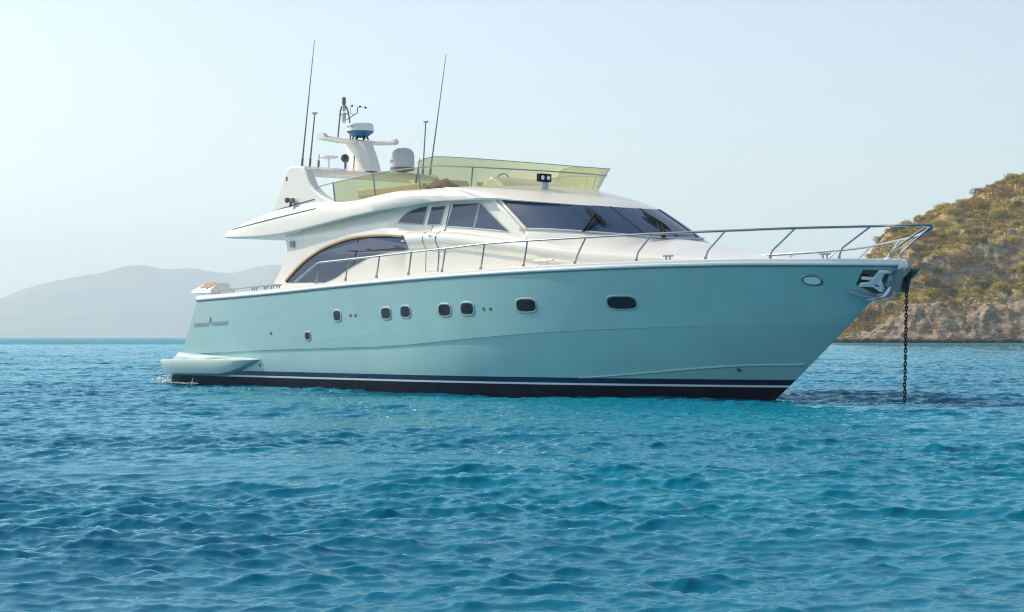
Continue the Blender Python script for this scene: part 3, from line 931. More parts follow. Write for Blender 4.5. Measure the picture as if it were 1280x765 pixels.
# windshield
ws = MB()
rows = []
for q in range(7):
    f_ = q / 6
    rows.append([(a[0] + (b[0] - a[0]) * f_, a[1] + (b[1] - a[1]) * f_ + .02 * math.sin(math.pi * f_) * (a[1] / 1.9), a[2] + (b[2] - a[2]) * f_ + .012 * math.sin(math.pi * f_)) for a, b in zip(foot, head)])
for side in (-1, 1): ws.grid([[(x, side * y, z) for x, y, z in r_] for r_ in rows])
wsh = ws.build('windshield', M['glass'], yacht, angle=60)
for side in (-1, 1):
    t = MB(); t.tube([(p_[0][0] - .0, side * (p_[0][1] + .015), p_[0][2]) for p_ in rows], .035, 8)
    t.tube([(p_[0][0] - .16, side * (p_[0][1] + .02), p_[0][2] - .0) for p_ in rows], .05, 8); t.build('pillar', M['gel'], wsh)
for i_ in (12, 20, 26):
    for side in (-1, 1):
        if i_ == 26 and side > 0: continue
        t = MB(); t.tube([(r_[i_][0] + .004, side * r_[i_][1], r_[i_][2] + .004) for r_ in rows], .011, 5); t.build('mullion', M['navy'], wsh)
t = MB(); t.tube([(x, -y * 1.01, z + .0) for x, y, z in foot] + [(x, y * 1.01, z) for x, y, z in foot[::-1][1:]], .02, 6); t.build('gasket', M['lgrey'], wsh)
# wipers (pantograph arms with long blades)
def on_ws(u_, v_, off=.05, side=-1):
    i = min(int(u_ * 26), 25); f_ = u_ * 26 - i; r_ = v_ * 6; j = min(int(r_), 5); g_ = r_ - j
    def L3(a, b, q): return Vector(a) * (1 - q) + Vector(b) * q
    p_ = L3(L3(rows[j][i], rows[j][i + 1], f_), L3(rows[j + 1][i], rows[j + 1][i + 1], f_), g_)
    p_.y *= 1 if side > 0 else -1
    nrm = Vector((.62, side * .25 * (1 - u_), .70)).normalized()
    return p_ + nrm * off
WIPERS = [((.36, -.01), (.55, .53), (.555, .87), (.55, .22), -1), ((.87, -.01), (.93, .36), (.945, .76), (.985, .20), -1)]
for base, mid, b0, b1, sd_ in WIPERS:
    on_w = lambda u_, v_, off: on_ws(u_, v_, off, sd_)
    wm = MB()
    wm.tube([on_w(*base, .03), on_w(*mid, .09)], .020, 6); wm.tube([on_w(base[0] + .02, base[1], .03), on_w(mid[0] + .015, mid[1] - .06, .09)], .020, 6)
    wo = wm.build('wiper', M['black'], wsh)
    bl = MB(); pts = [on_w(b0[0] + (b1[0] - b0[0]) * q / 8, b0[1] + (b1[1] - b0[1]) * q / 8, .045) for q in range(9)]
    bl.tube(pts, [.010, .032, .044, .05, .052, .05, .044, .032, .010], 6); bl.build('wiper_blade', M['black'], wo)
    pv = MB(); pv.lathe([(0, 0), (.05, 0), (.045, .05), (0, .06)], on_w(base[0] + .01, base[1], .0), 12); pv.build('wiper_pivot', M['black'], wo)
# low grab bar / cleat on side deck
cl = MB()
for x in (-4.52, -4.30): cl.tube([(x, -2.02, 2.60), (x, -2.02, 2.745)], .013, 6)
cl.tube([(-4.68, -2.02, 2.75), (-4.12, -2.02, 2.75)], .018, 8); cl.build('cleat', M['steel'], yacht)
for x in (-14.2, -13.75, -13.45, -13.2, -1.0, 1.9):
    c_ = MB(); yy = -(sheer_b(x) - .10); z = sheer_z(x) + .115
    c_.tube([(x - .05, yy, z), (x - .05, yy, z + .09)], .018, 6); c_.tube([(x + .05, yy, z), (x + .05, yy, z + .09)], .018, 6)
    c_.tube([(x - .13, yy, z + .09), (x + .13, yy, z + .09)], .018, 6); c_.build('cleat', M['dsteel'], yacht)

# ------------------------------------------------------------------ flybridge moulding
SXF = np.linspace(0, 1, 70)
lipz = stab([(-16.2, 3.685), (-14.7, 3.655), (-13.5, 3.685), (-12, 3.82), (-10.9, 3.935), (-9.8, 4.03), (-8.8, 4.09), (-7.8, 4.135), (-6.9, 4.125), (-6.15, 4.10)])
lipb = stab([(-16.2, 2.18), (-12, 2.25), (-9, 2.22), (-7.5, 2.06), (-6.15, 1.84)])
cmz = stab([(-16.2, 3.86), (-15.2, 4.055), (-14.2, 4.215), (-13.2, 4.30), (-12, 4.33), (-11.2, 4.295), (-10.7, 4.305), (-10, 4.365), (-9, 4.42), (-8.0, 4.42)])
cmb = stab([(-16.2, 2.02), (-14, 2.10), (-9.3, 2.10), (-8.0, 1.96)])
mb1 = stab([(-16.2, 2.16), (-12, 2.25), (-9, 2.235), (-7.8, 2.10), (-6.6, 1.92)])
mb2 = stab([(-16.2, 2.09), (-14, 2.18), (-9, 2.175), (-8.1, 2.06), (-7.2, 1.93)])
mz1 = lambda x: .55 * lipz(x) + .45 * cmz(x) if x < -8 else (.55 * lipz(x) + .45 * 4.42 - .12 * (x + 8) / 1.4)
mz2 = lambda x: .18 * lipz(x) + .82 * cmz(x) if x < -8 else (.18 * lipz(x) + .82 * 4.42 - .04 * (x + 8) / .8)
def fly_row(bf, zf, xe, xf, zfr, ze=1.1, a=1.0, c=1.05):
    r_ = [(x, bf(x), zf(x)) for x in [-16.2 + (xe + 16.2) * q for q in SXF][:-1]]
    return r_ + front_u((xe, bf(xe), zf(xe)), (xf, 0, zfr), ze=ze, a=a, c=c)
L = fly_row(lipb, lipz, -6.15, -3.736, 3.845, a=.95, c=.88)
Mrow = fly_row(mb1, mz1, -6.6, -3.924, 3.939, 1.3)
M2 = fly_row(mb2, mz2, -7.2, -4.578, 4.13, 1.0)
Cr = fly_row(cmb, cmz, -8.0, -5.70, 4.40)
Ci = fly_row(lambda x: cmb(x) - .14, lambda x: cmz(x) - .005, -8.0, -5.85, 4.395)
Fl = fly_row(lambda x: cmb(x) - .20, lambda x: min(3.96, cmz(x) - .03), -8.0, -5.95, 3.96)
F0 = [(x, 0, z) for x, y, z in Fl]
L2 = [(x, y - .015, z - .02) for x, y, z in L[:-1]] + [(L[-1][0] - .02, 0, L[-1][2] - .02)]
S1 = [(x - .0, max(0, y - .22), z + .01 if x > -13 else z - .03) for x, y, z in L]
S0 = [(x, 0, z) for x, y, z in S1]
fm = MB()
frows = [S0, S1, L2, L, Mrow, M2, Cr, Ci, Fl, F0]
for side in (-1, 1):
    fm.grid([[(x, side * y, z) for x, y, z in r_] for r_ in frows])
    fm.add([(r_[0][0], side * r_[0][1], r_[0][2]) for r_ in frows], [tuple(range(len(frows)))])
fly = fm.build('flybridge', M['gel'], yacht, angle=35)
def fly_side(x, z, off=.0):
    ps = []
    for r_ in (L, Mrow, M2, Cr):
        xs_ = [p[0] for p in r_[:70]]
        ps.append((float(np.interp(x, xs_, [p[2] for p in r_[:70]])), float(np.interp(x, xs_, [p[1] for p in r_[:70]]))))
    return (x, -(float(np.interp(z, [p[0] for p in ps], [p[1] for p in ps])) + off), z)
# dark groove along the tail
gr = MB(); gr.tube([fly_side(-15.95 + 3.72 * i / 30, 3.865 + .325 * i / 30, .002) for i in range(31)], .013, 5); gr.build('groove_line', M['seam'], fly)
# arch wings
wing_poly = [(-14.35, 4.12), (-14.21, 4.27), (-14.08, 4.48), (-13.94, 4.74), (-13.82, 5.0), (-13.70, 5.21), (-13.60, 5.265), (-13.46, 5.28), (-13.2, 5.265), (-12.98, 5.225), (-12.86, 5.08), (-12.78, 4.95), (-12.66, 4.80), (-12.45, 4.64), (-12.2, 4.51), (-11.95, 4.42), (-11.70, 4.345), (-11.35, 4.27), (-11.6, 4.10), (-13.0, 4.05)]
for side in (-1, 1):
    wg = MB()
    yo = lambda x, z: 2.10 - .10 * max(0, z - 4.3)
    wg.prism(wing_poly, lambda x, z: (x, side * yo(x, z), z), lambda x, z: (x, side * (yo(x, z) - .24), z))
    wo = wg.build('arch_wing', M['gel'], fly, bevel=.045)
    if side < 0:
        lt = MB(); lt.box((-13.30, -2.16, 4.44), (.20, .08, .09)); lt.tube([(-13.33, -2.12, 4.43), (-13.31, -2.19, 4.28)], .03, 8); lt.lathe([(0, 0), (.06, 0), (.07, .05), (.05, .09), (0, .09)], (-13.40, -2.16, 4.45), 12, axis=Vector((-.3, -.95, 0)).normalized())
        lt.build('deck_light', M['grey'], wo)
        gr = MB(); gr.tube([(-14.14 + 1.7 * i / 12, -(yo(0, 4.24 + .2 * i / 12) + .003), 4.235 + .19 * i / 12) for i in range(13)], .011, 5); gr.build('groove_line', M['seam'], wo)
        gr = MB(); gr.box((-13.68, -(yo(0, 4.95) + .004), 4.98), (.05, .012, .10)); gr.build('nav_light', M['grey'], wo)
sk = MB(); sk.box((-13.42, -(2.055), 3.41), (.17, .02, .15)); sk.build('vent_grille', M['hullmark'], house, bevel=.004)
cb = MB(); cbp = [(-13.62, 5.06), (-13.66, 5.18), (-13.55, 5.26), (-13.1, 5.255), (-12.86, 5.17), (-12.92, 5.07), (-13.2, 5.04)]
cb.prism(cbp, lambda x, z: (x, -1.95, z), lambda x, z: (x, 1.95, z)); arch = cb.build('arch_beam', M['gel'], fly, bevel=.02)

# windscreen
rlz = stab([(-12.66, 4.70), (-11.5, 4.765), (-10.1, 4.86), (-9.3, 4.885), (-8.0, 4.905)])
topz = stab([(-8.75, 4.905), (-8.55, 5.0), (-8.3, 5.08), (-8.0, 5.105)])
def scr_row(kind, x0):
    xs_ = [x for x in np.linspace(-16.2, -8.0, 64)[:-1] if x > x0]
    bf, zf, xf, zfr, ze = {'base': (lambda x: cmb(x) - .05, lambda x: cmz(x) - .01, -5.74, 4.39, 1.0), 'rail': (lambda x: cmb(x) + .01, rlz, -5.42, 4.68, 1.05), 'top': (lambda x: cmb(x) + .03, topz, -5.264, 4.802, 1.15)}[kind]
    return [(x, bf(x), zf(x)) for x in xs_] + front_u((-8.0, bf(-8.0), zf(-8.0)), (xf, 0, zfr), ze=ze, a=1.0, c=1.05)
def panel(rows_, i0, i1, name):
    for side in (-1, 1):
        g = MB(); g.grid([[(x, side * y, z) for x, y, z in r_[i0:i1]] for r_ in rows_]); g.build(name, M['screen'], fly)
ba, ra = scr_row('base', -11.75), scr_row('rail', -11.75)
bt, rt, tt = scr_row('base', -8.55), scr_row('rail', -8.55), scr_row('top', -8.55)
nA = len(ba) - len(bt)
panel([ba, ra], 0, nA // 2 + 1, 'windscreen_panel')
panel([ba, ra], nA // 2, nA + 1, 'windscreen_panel')
nF = len(bt)
nS = nF - 20
panel([bt, rt, tt], 0, nS + 1, 'windscreen_panel')
g = MB(); full = [[(x, -y, z) for x, y, z in r_[nS:]] + [(x, y, z) for x, y, z in r_[nS:-1][::-1]] for r_ in (bt, rt, tt)]
g.grid(full); g.build('windscreen_panel', M['screen'], fly)
t = MB(); rl = [(-12.62, -1.98, 4.70)] + [(x, -y, z) for x, y, z in ra]
rl = rl + [(x, -y, z) for x, y, z in rl[::-1][1:]]
t.tube(rl, .014, 6); srail = t.build('windscreen_rail', M['dsteel'], fly)
t = MB(); t.tube([(x, -y, z) for x, y, z in tt] + [(x, y, z) for x, y, z in tt[::-1][1:]], .009, 5); t.build('screen_edge', M['hullmark'], fly)
for k in (0, nA // 2, nA, nA + nS):
    for side in (-1, 1):
        t = MB(); a, b_ = ba[k], ra[k]
        t.tube([(a[0], side * a[1], a[2]), (b_[0], side * b_[1], b_[2])], .018, 6); t.build('stanchion', M['dsteel'], fly)
t = MB(); a, b_ = tt[0], bt[0]
# twin floodlight on the flybridge brow
fl = MB(); fl.box((-5.60, -0.95, 4.55), (.10, .34, .17)); fo = fl.build('floodlight', M['black'], fly, bevel=.012)
s_ = MB(); s_.box((-5.66, -0.89, 4.41), (.10, .16, .18)); s_.build('bracket', M['lgrey'], fo, bevel=.01)
for dy in (-.08, .08):
    s_ = MB(); s_.lathe([(0, .012), (.03, .01), (.048, 0), (.05, -.02)], (-5.545, -0.95 + dy, 4.55), 14, axis=Vector((1, 0, 0))); s_.build('lens', M['lens'], fo)
# flybridge furniture
sf = MB(); sf.box((-10.0, -1.15, 4.16), (2.6, .9, .40)); so = sf.build('fly_sofa', M['gel'], yacht, bevel=.04)
s_ = MB(); s_.box((-10.0, -1.20, 4.42), (2.5, .8, .12)); s_.build('seat', M['beige'], so, bevel=.04)
s_ = MB(); s_.box((-10.0, -1.66, 4.50), (2.5, .12, .22)); s_.build('backrest', M['beige'], so, bevel=.05)
hc = MB(); hc.prism([(-7.6, 3.97), (-7.6, 4.55), (-7.3, 4.70), (-6.95, 4.55), (-6.75, 4.35), (-6.75, 3.97)], lambda x, z: (x, -1.0, z), lambda x, z: (x, .9, z))
ho = hc.build('helm_console', M['gel'], yacht, bevel=.05)
s_ = MB(); s_.tube([(-7.68 + .06 * math.sin(a), -.35 + .2 * math.cos(a), 4.60 + .2 * math.sin(a)) for a in np.linspace(0, 2 * math.pi, 25)[:-1]], .014, 6, True); s_.build('steering_wheel', M['black'], ho)
for y0 in (-.85, .1):
    hs = MB(); hs.box((-8.5, y0, 4.18), (.6, .75, .42)); o_ = hs.build('helm_seat', M['gel'], yacht, bevel=.05)
    s_ = MB(); s_.prism([(-8.75, 4.40), (-8.2, 4.40), (-8.2, 4.50), (-8.58, 4.52), (-8.68, 4.70), (-8.82, 4.70)], lambda x, z: (x, y0 - .35, z), lambda x, z: (x, y0 + .35, z)); s_.build('cushion', M['beige'], o_, bevel=.04)
# a folded brown cover lying on the sofa
fc = MB(); rng_ = random.Random(4); rws_ = []
for i in range(13):
    a_ = i / 12
    rws_.append([(-9.05 + .75 * a_ + .02 * math.sin(5 * b_), -1.55 + .09 * b_, 4.47 + .23 * math.sin(math.pi * min(1, a_ * .9 + .08)) ** .7 * math.sin(math.pi * (b_ + .5) / 8) + .03 * math.sin(9 * a_ + 2.2 * b_)) for b_ in range(8)])
fc.grid(rws_); fc.grid([[(x, y, 4.45) for x, y, z in rws_[0]], rws_[0]])
cov = fc.build('folded_cover', M['brown'], None, angle=60)
cov.location = YO; cov.rotation_euler = (0, 0, R(-YTH))
tag(cov, 'crumpled brown cloth cover lying on the flybridge sofa behind the tinted screen', 'cover')

# mast pylon, spreader and aerials
py = MB(); lo_, hi_ = [(-13.62, .20), (-13.42, .27), (-13.0, .25), (-12.84, .14)], [(-13.95, .16), (-13.78, .22), (-13.36, .20), (-13.20, .12)]
rows_p = []
for q in range(7):
    f_ = q / 6; z = 5.22 + (5.97 - 5.22) * f_
    half_ = [(a[0] + (b[0] - a[0]) * f_ ** 1.3, a[1] + (b[1] - a[1]) * f_, z) for a, b in zip(lo_, hi_)]
    rows_p.append([(x, -y, z_) for x, y, z_ in half_] + [(x, y, z_) for x, y, z_ in half_[::-1]])
py.grid(rows_p, closed_u=True); pyl = py.build('mast_pylon', M['gel'], fly, angle=50)
spd = MB(); rws = []
for q in range(-14, 15):
    y = q / 14 * 1.12; e = abs(q) / 14
    zc = 5.98 + .05 * e ** 2; ch = .27 - .08 * e; th = .045 + (.05 if abs(q) >= 13 else 0); xc = -13.62 + .02 * e
    rws.append([(xc - ch, y, zc), (xc - ch * .6, y, zc + th), (xc + ch * .6, y, zc + th), (xc + ch, y, zc), (xc + ch * .6, y, zc - .045), (xc - ch * .6, y, zc - .045)])
spd.grid(rws, closed_u=True)
for r_ in (rws[0], rws[-1]): spd.add(r_, [tuple(range(6))])
spr = spd.build('spreader', M['gel'], fly, angle=50)
RX = -13.50
rd = MB(); rd.lathe([(0, 6.08), (.12, 6.085), (.20, 6.12), (.31, 6.20), (.335, 6.235)], (RX, 0, 0), 32); ro = rd.build('radar_dome', M['blue'], fly)
s_ = MB(); s_.lathe([(.335, 6.235), (.335, 6.27), (.318, 6.40), (.29, 6.425), (.15, 6.435), (0, 6.437)], (RX, 0, 0), 32); rtop = s_.build('dome_cover', M['white'], ro)
s_ = MB()
for a in range(6): s_.tube([(RX + .2 * math.cos(a * 1.05), .2 * math.sin(a * 1.05), 6.03), (RX + .16 * math.cos(a * 1.05), .16 * math.sin(a * 1.05), 6.12)], .02, 6)
s_.build('mount', M['black'], ro)
def lettering(txt, size, parent, mapf, m, name='lettering'):
    cu = bpy.data.curves.new(name, 'FONT'); cu.body = txt; cu.size = size; cu.align_x = 'CENTER'; cu.align_y = 'CENTER'
    to = bpy.data.objects.new(name, cu); C.objects.link(to)
    dg = bpy.context.evaluated_depsgraph_get()
    me = bpy.data.meshes.new_from_object(to.evaluated_get(dg))
    bpy.data.objects.remove(to)
    for v in me.vertices: v.co = mapf(v.co.x, v.co.y)
    me.materials.clear(); me.materials.append(m); me.name = name
    o = bpy.data.objects.new(name, me); C.objects.link(o); o.parent = parent
    return o
def on_cyl(cx, cy, cz, r_, ang0):
    return lambda a, b: Vector((cx + (r_ + .004) * math.cos(ang0 + a / r_), cy + (r_ + .004) * math.sin(ang0 + a / r_), cz + b))
lettering('FURUNO', .085, rtop, on_cyl(RX, 0, 6.335, .333, R(-92)), M['black'])
# navigation light frame
lf = MB()
for y0 in (0,):
    lf.tube(catmull([(-14.30, -.12, 6.0), (-14.20, -.12, 6.62), (-14.14, -.12, 6.86), (-14.05, -.10, 6.92)], 4), .02, 6)
    lf.tube(catmull([(-13.84, -.05, 6.0), (-13.86, -.06, 6.5), (-13.95, -.08, 6.84), (-14.05, -.10, 6.92)], 4), .02, 6)
    lf.tube([(-14.24, -.12, 6.70), (-13.90, -.07, 6.70)], .014, 6)
lfo = lf.build('light_frame', M['grey'], fly)
for z0, r_, h_, mm in [(6.95, .05, .17, 'grey'), (6.80, .05, .13, 'lgrey'), (6.52, .055, .22, 'lgrey')]:
    s_ = MB(); s_.lathe([(0, z0 - .03), (r_ * .7, z0 - .03), (r_ * .8, z0), (r_, z0 + .01), (r_ * .9, z0 + h_ * .9), (r_ * .5, z0 + h_), (0, z0 + h_)], (-14.05, -.10, 0), 14); s_.build('nav_lamp', M[mm], lfo)
wv = MB(); wv.tube([(-13.95, -.08, 6.56), (-13.70, -.04, 6.66), (-13.60, -.02, 6.70), (-13.58, -.02, 6.84)], .013, 6)
wv.tube([(-13.70, -.03, 6.66), (-13.70, -.15, 6.68), (-13.70, -.16, 6.85)], .008, 5); wo = wv.build('wind_sensor', M['grey'], fly)
for dx, dy, dz in [(.0, -.16, 6.86), (.08, .02, 6.85), (.20, .1, 6.82)]:
    s_ = MB(); s_.lathe([(0, -.03), (.025, -.015), (.03, .01), (0, .03)], (-13.62 + dx, dy, dz), 10); s_.build('cup', M['black'], wo)
s_ = MB(); s_.tube([(-13.58, -.02, 6.84), (-13.42, .1, 6.83)], .006, 5); s_.build('vane', M['black'], wo)
# satellite dome on the port side of the arch
DX_, DY_ = -13.42, 1.22
sd = MB(); prof_ = [(.0, .13), (.30, .13), (.305, .18), (.305, .33), (.295, .42), (.27, .50), (.22, .565), (.15, .605), (.07, .62), (0, .625)]
sd.lathe(prof_, (0, 0, 0), 28)
for i, (x, y, z) in enumerate(sd.v):
    sd.v[i] = (DX_ + x + max(0, z - .35) * .18, DY_ + y, 5.28 + z)
do = sd.build('satellite_dome', M['lgrey'], fly)
s_ = MB(); s_.lathe([(0, .03), (.14, .03), (.29, .06), (.305, .13), (.303, .135)], (DX_, DY_, 5.28), 28); s_.build('dome_base', M['grey'], do)
s_ = MB(); s_.lathe([(0, 0), (.10, 0), (.10, .05), (0, .05)], (DX_, DY_, 5.25), 14); s_.build('mount', M['black'], do)
lettering('KVH', .10, do, on_cyl(DX_, DY_, 5.28 + .28, .306, R(-98)), M['black'])
# small gear on the arch beam
ma = MB(); ma.tube([(-13.2, -1.15, 5.25), (-13.2, -1.15, 5.48)], .022, 8); ma.lathe([(0, 5.47), (.16, 5.485), (.24, 5.515), (.23, 5.53), (.12, 5.55), (0, 5.555)], (-13.2, -1.15, 0), 24); ma.build('gps_antenna', M['white'], fly)
ho_ = MB(); ho_.tube([(-13.2, -.66, 5.25), (-13.2, -.66, 5.42)], .03, 8); ho_.lathe([(0, -.12), (.07, -.10), (.095, 0), (.10, .08), (.08, .10), (0, .10)], (-13.2, -.66, 5.50), 16, axis=Vector((.6, -.6, .2)).normalized()); so_ = ho_.build('searchlight', M['grey'], fly)
s_ = MB(); s_.lathe([(0, .102), (.07, .102), (.08, .095)], (-13.2, -.66, 5.50), 16, axis=Vector((.6, -.6, .2)).normalized()); s_.build('lens', M['pocket'], so_)
s_ = MB(); s_.tube([(-13.25, -.38, 5.25), (-13.22, -.38, 5.60)], .014, 6); s_.build('horn_post', M['grey'], fly)
def whip(p0, p1, name='whip_antenna', r0=.02, r1=.007, top=False):
    a, b_ = Vector(p0), Vector(p1)
    s_ = MB(); s_.tube([a + (b_ - a) * q / 6 for q in range(7)], [r0 + (r1 - r0) * q / 6 for q in range(7)], 6)
    s_.tube([a - Vector((0, 0, .04)), a + (b_ - a).normalized() * .16], .028, 8)
    o = s_.build(name, M['grey'], fly)
    if top:
        t_ = MB(); t_.lathe([(0, -.03), (.03, -.03), (.075, .0), (.075, .018), (0, .02)], b_, 14); t_.build('antenna_head', M['lgrey'], o)
whip((-13.18, -1.93, 5.28), (-12.66, -1.93, 8.17))
whip((-13.16, -1.72, 5.29), (-12.95, -1.72, 6.50), r1=.014, top=True)
whip((-13.51, 1.93, 5.25), (-13.38, 1.93, 6.60), r1=.014, top=True)
whip((-13.28, 1.98, 5.25), (-12.62, 1.98, 8.22))
whip((-13.2, -1.45, 5.26), (-13.16, -1.45, 5.56), r0=.014, r1=.010)
whip((-12.5, .95, 5.0), (-12.35, .95, 5.56), r0=.014, r1=.010)

# ------------------------------------------------------------------ rails
def rb(x): return sheer_b(min(x, 3.05)) - .07
RT = [(-12.45, 2.47), (-11.52, 2.875), (-11.40, 2.90), (-10.32, 2.935), (-9.11, 2.975), (-7.97, 3.02), (-6.73, 3.06), (-5.56, 3.11), (-4.34, 3.13), (-2.81, 3.145), (-1.3, 3.16), (.19, 3.17), (1.44, 3.185), (2.62, 3.19)]
star = [(x, -rb(x), z) for x, z in RT] + [(3.2, -.25, 3.19), (3.58, -.10, 3.185), (3.70, 0.0, 3.17)]
star = star[:2] + [tuple(p) for p in catmull(star[2:], 4)]
port = [(3.70, 0, 3.17), (3.60, .10, 3.13), (3.23, .19, 3.02), (2.54, .50, 2.965), (1.31, 1.15, 2.915), (-.15, 1.72, 2.90), (-2.0, 2.18, 2.90), (-5, 2.55, 2.90), (-8, 2.65, 2.88), (-11.4, 2.63, 2.85)]
port = [tuple(p) for p in catmull(port, 4)] + [(-12.4, 2.62, 2.46)]
t = MB(); t.tube(star, .024, 8); bow_rail = t.build('guard_rail', M['dsteel'], yacht)
t = MB(); t.tube(port, .024, 8); port_rail = t.build('guard_rail', M['steel'], yacht)
POSTS = [((-11.6, 2.45), None, (-11.46, 2.88)), ((-10.42, 2.48), None, (-10.30, 2.935)), ((-9.25, 2.51), None, (-9.11, 2.975)), ((-8.09, 2.54), None, (-7.96, 3.02)), ((-6.94, 2.57), None, (-6.80, 3.058)), ((-5.71, 2.59), None, (-5.57, 3.11)), ((-4.47, 2.61), None, (-4.34, 3.13)),
         ((-3.12, 2.63), (-3.06, 2.80), (-2.83, 3.145)), ((-1.68, 2.65), (-1.64, 2.81), (-1.31, 3.16)), ((-.23, 2.65), (-.19, 2.79), (.17, 3.17)), ((.98, 2.64), (1.0, 2.76), (1.43, 3.185)), ((2.13, 2.62), (2.17, 2.78), (2.62, 3.19))]
def post(p0, pm, p1, yb0, yb1, parent, m):
    pts = [(p0[0], yb0, p0[1])]
    if pm: pts += [(pm[0] - .01, yb0, pm[1] - .05), (pm[0] + .03, yb0 * .97 + yb1 * .03, pm[1] + .03)]
    pts.append((p1[0], yb1, p1[1]))
    s_ = MB(); s_.tube(pts, .018, 7); s_.tube([(p0[0], yb0, p0[1] - .03), (p0[0], yb0, p0[1] + .05)], .03, 8); s_.build('rail_post', m, parent)
for p0, pm, p1 in POSTS:
    post(p0, pm, p1, -(sheer_b(p0[0]) - .09), -rb(p1[0]), bow_rail, M['dsteel'])
px_, py_, pz_ = zip(*[(p[0], p[1], p[2]) for p in port[::-1]])
for p0, pm, p1 in POSTS:
    x1 = p1[0]; post(p0, None, (x1, float(np.interp(x1, px_, pz_))), sheer_b(p0[0]) - .09, float(np.interp(x1, px_, py_)), port_rail, M['steel'])
for s0 in (-1, 1):
    s_ = MB(); s_.tube(catmull([(2.86, s0 * .14, 2.58), (2.90, s0 * .14, 2.72), (3.05, s0 * .13, 2.82), (3.62, s0 * .07, 3.15)], 4), .02, 7); s_.build('rail_post', M['steel'], bow_rail)
t = MB(); t.lathe([(0, -.06), (.07, -.05), (.09, 0), (.07, .05), (0, .06)], (2.86, -.16, 2.57), 14); t.build('bow_roller_cheek', M['white'], yacht)
ar = [(-16.1, 2.33), (-15.88, 2.345), (-14.6, 2.39), (-13.4, 2.435), (-13.2, 2.43)]
t = MB(); t.tube([(x, -(sheer_b(x) - .1), z) for x, z in ar], .015, 6); aft_rail = t.build('aft_rail', M['dsteel'], yacht)
for x in (-15.9, -15.2, -14.35, -13.5):
    s_ = MB(); s_.tube([(x, -(sheer_b(x) - .1), sheer_z(x) + .1), (x, -(sheer_b(x) - .1), float(np.interp(x, [a for a, b in ar], [b for a, b in ar])))], .016, 6); s_.build('rail_post', M['dsteel'], aft_rail)

# ------------------------------------------------------------------ anchor, roller and chain
def hull_plate(poly, t0, t1, name, m, parent, bevel=0.0, k=1):
    mb = MB(); pl = dens(poly, k) if k > 1 else poly
    n_ = len(pl)
    mb.add([surf(x, z, t1) for x, z in pl] + [surf(x, z, t0) for x, z in pl], [tuple(range(n_)), tuple(range(2 * n_ - 1, n_ - 1, -1))] + [(i, (i + 1) % n_, n_ + (i + 1) % n_, n_ + i) for i in range(n_)])
    return mb.build(name, m, parent, smooth=False, bevel=bevel)
pk = hull_plate([(2.50, 2.41), (2.86, 2.41), (2.84, 2.06), (2.70, 1.99), (2.45, 2.0), (2.28, 2.16)], .0, .012, 'anchor_pocket', M['pocket'], yacht)
hull_plate([(2.46, 2.345), (2.70, 2.345), (2.66, 2.29), (2.40, 2.29)], .012, .016, 'recess_slot', M['black'], pk)
hull_plate([(2.36, 2.23), (2.52, 2.23), (2.50, 2.20), (2.33, 2.20)], .012, .016, 'recess_slot', M['black'], pk)
anc = hull_plate([(2.84, 2.42), (2.88, 2.40), (2.80, 2.385), (2.70, 2.27), (2.69, 2.08), (2.64, 2.035), (2.60, 2.05), (2.52, 2.15), (2.32, 2.155), (2.38, 2.21), (2.50, 2.22), (2.54, 2.27), (2.42, 2.285), (2.44, 2.315), (2.60, 2.30), (2.74, 2.42)], .02, .085, 'anchor', M['white'], yacht, bevel=.012)
hull_plate([(2.56, 2.21), (2.60, 2.20), (2.645, 2.12), (2.64, 2.075), (2.615, 2.09), (2.57, 2.16)], .085, .089, 'anchor_slot', M['seam'], anc)
hull_plate([(2.82, 2.34), (2.79, 2.06), (2.70, 1.985), (2.52, 1.955), (2.35, 2.02), (2.15, 2.10), (2.13, 2.07), (2.30, 1.955), (2.35, 1.925), (2.33, 1.865), (2.43, 1.89), (2.62, 1.90), (2.78, 1.93), (2.86, 2.02), (2.885, 2.34)], .0, .13, 'anchor_fluke', mat('blue grey galvanised steel', (.42, .48, .55), .35, metal=.5), anc, bevel=.015)
br = MB()
bpoly = [(2.60, 2.06), (2.72, 2.23), (2.90, 2.27), (3.06, 2.42), (3.34, 2.425), (3.30, 2.37), (3.14, 2.24), (3.08, 2.0), (2.98, 2.0), (2.90, 2.10), (2.76, 2.12)]
br.prism(bpoly, lambda x, z: (x, -.13, z), lambda x, z: (x, -.085, z)); br.prism(bpoly, lambda x, z: (x, .085, z), lambda x, z: (x, .13, z))
br.prism([(2.70, 2.20), (2.90, 2.26), (3.06, 2.41), (3.02, 2.42), (2.86, 2.30), (2.70, 2.26)], lambda x, z: (x, -.09, z), lambda x, z: (x, .09, z))
bro = br.build('bow_roller', mat('dark teal painted steel', (.05, .13, .14), .4, metal=.3), yacht, smooth=False)
s_ = MB(); s_.lathe([(0, -.085), (.075, -.085), (.045, -.02), (.045, .02), (.075, .085), (0, .085)], (3.10, 0, 2.36), 18, axis=Vector((0, 1, 0))); s_.build('roller', M['black'], bro)

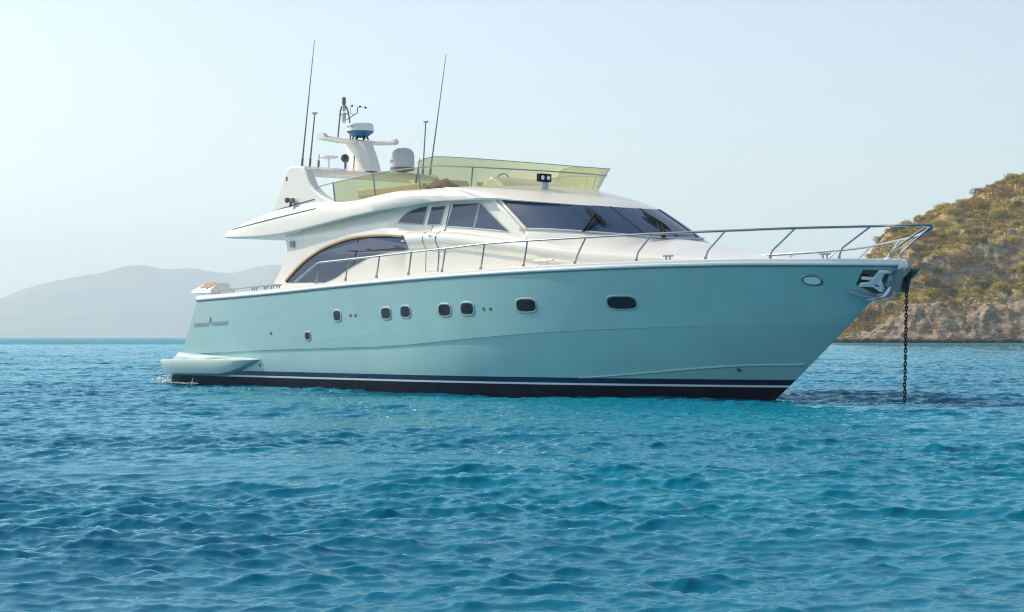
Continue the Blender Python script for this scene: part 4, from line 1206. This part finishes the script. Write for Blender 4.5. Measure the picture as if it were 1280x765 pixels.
chain = empty('anchor_chain', YO, R(-YTH))
tag(chain, 'black anchor chain hanging from the bow roller straight into the sea', 'anchor chain')
def link_mesh():
    s_ = MB(); pts = []
    for i in range(16):
        a = 2 * math.pi * i / 16
        pts.append((.021 * math.cos(a), 0, .030 * math.sin(a) + math.copysign(.013, math.sin(a)) if abs(math.sin(a)) > 1e-6 else 0))
    s_.tube(pts, .0115, 6, True)
    return s_.build('link', M['chain'], chain)
l0 = link_mesh()
zt_, zb_ = 2.33, -.16
npit = .062; nl = int((zt_ - zb_) / npit)
for i in range(nl):
    o = l0 if i == 0 else l0.copy()
    if i: C.objects.link(o); o.parent = chain
    f_ = i / nl
    o.location = (3.145 - .06 * f_ + .004 * math.sin(i * 2.1), .003 * math.sin(i * 1.3), zt_ - npit * i)
    o.rotation_euler = (0, 0, R(45 + (90 if i % 2 else 0) + 8 * math.sin(i)))

# ------------------------------------------------------------------ foam round the stern and the discharge
def build_foam():
    m = bpy.data.materials.new('white sea foam'); m.use_nodes = True
    b = m.node_tree.nodes['Principled BSDF']; b.inputs['Base Color'].default_value = (.85, .88, .88, 1); b.inputs['Roughness'].default_value = .7
    rg = random.Random(3); s_ = MB()
    root = Matrix.Translation(YO) @ Matrix.Rotation(R(-YTH), 4, 'Z')
    def blob(x, y, z, r_):
        n_ = 6; p = root @ Vector((x, y, z))
        rows_ = []
        for a, c in ((0, 1), (.7, .7), (1, 0), (.7, -.7), (0, -1)):
            rows_.append([(p.x + r_ * 1.6 * a * math.cos(6.283 * k / n_), p.y + r_ * a * math.sin(6.283 * k / n_), p.z + c * r_ * .7) for k in range(n_)])
        s_.grid(rows_, closed_u=True)
    for _ in range(170):
        a = rg.random()
        x = -18.45 + rg.gauss(0, .22); y = -2.42 + rg.gauss(0, .22); z = .03 + abs(rg.gauss(0, .07))
        blob(x, y, z, rg.uniform(.008, .035))
    for _ in range(110):
        blob(rg.uniform(-18.6, -16.9), -2.44 - abs(rg.gauss(0, .10)), .03 + rg.uniform(0, .04), rg.uniform(.008, .026))
    for _ in range(60):
        f_ = rg.random(); blob(-17.3 + .18 * f_ + rg.gauss(0, .012), -2.44 - .05 - rg.uniform(0, .02), .26 * f_, rg.uniform(.006, .014))
    o = s_.build('foam', m)
    tag(o, 'white splashing foam under the swim platform at the stern', 'foam', kind='stuff')
build_foam()
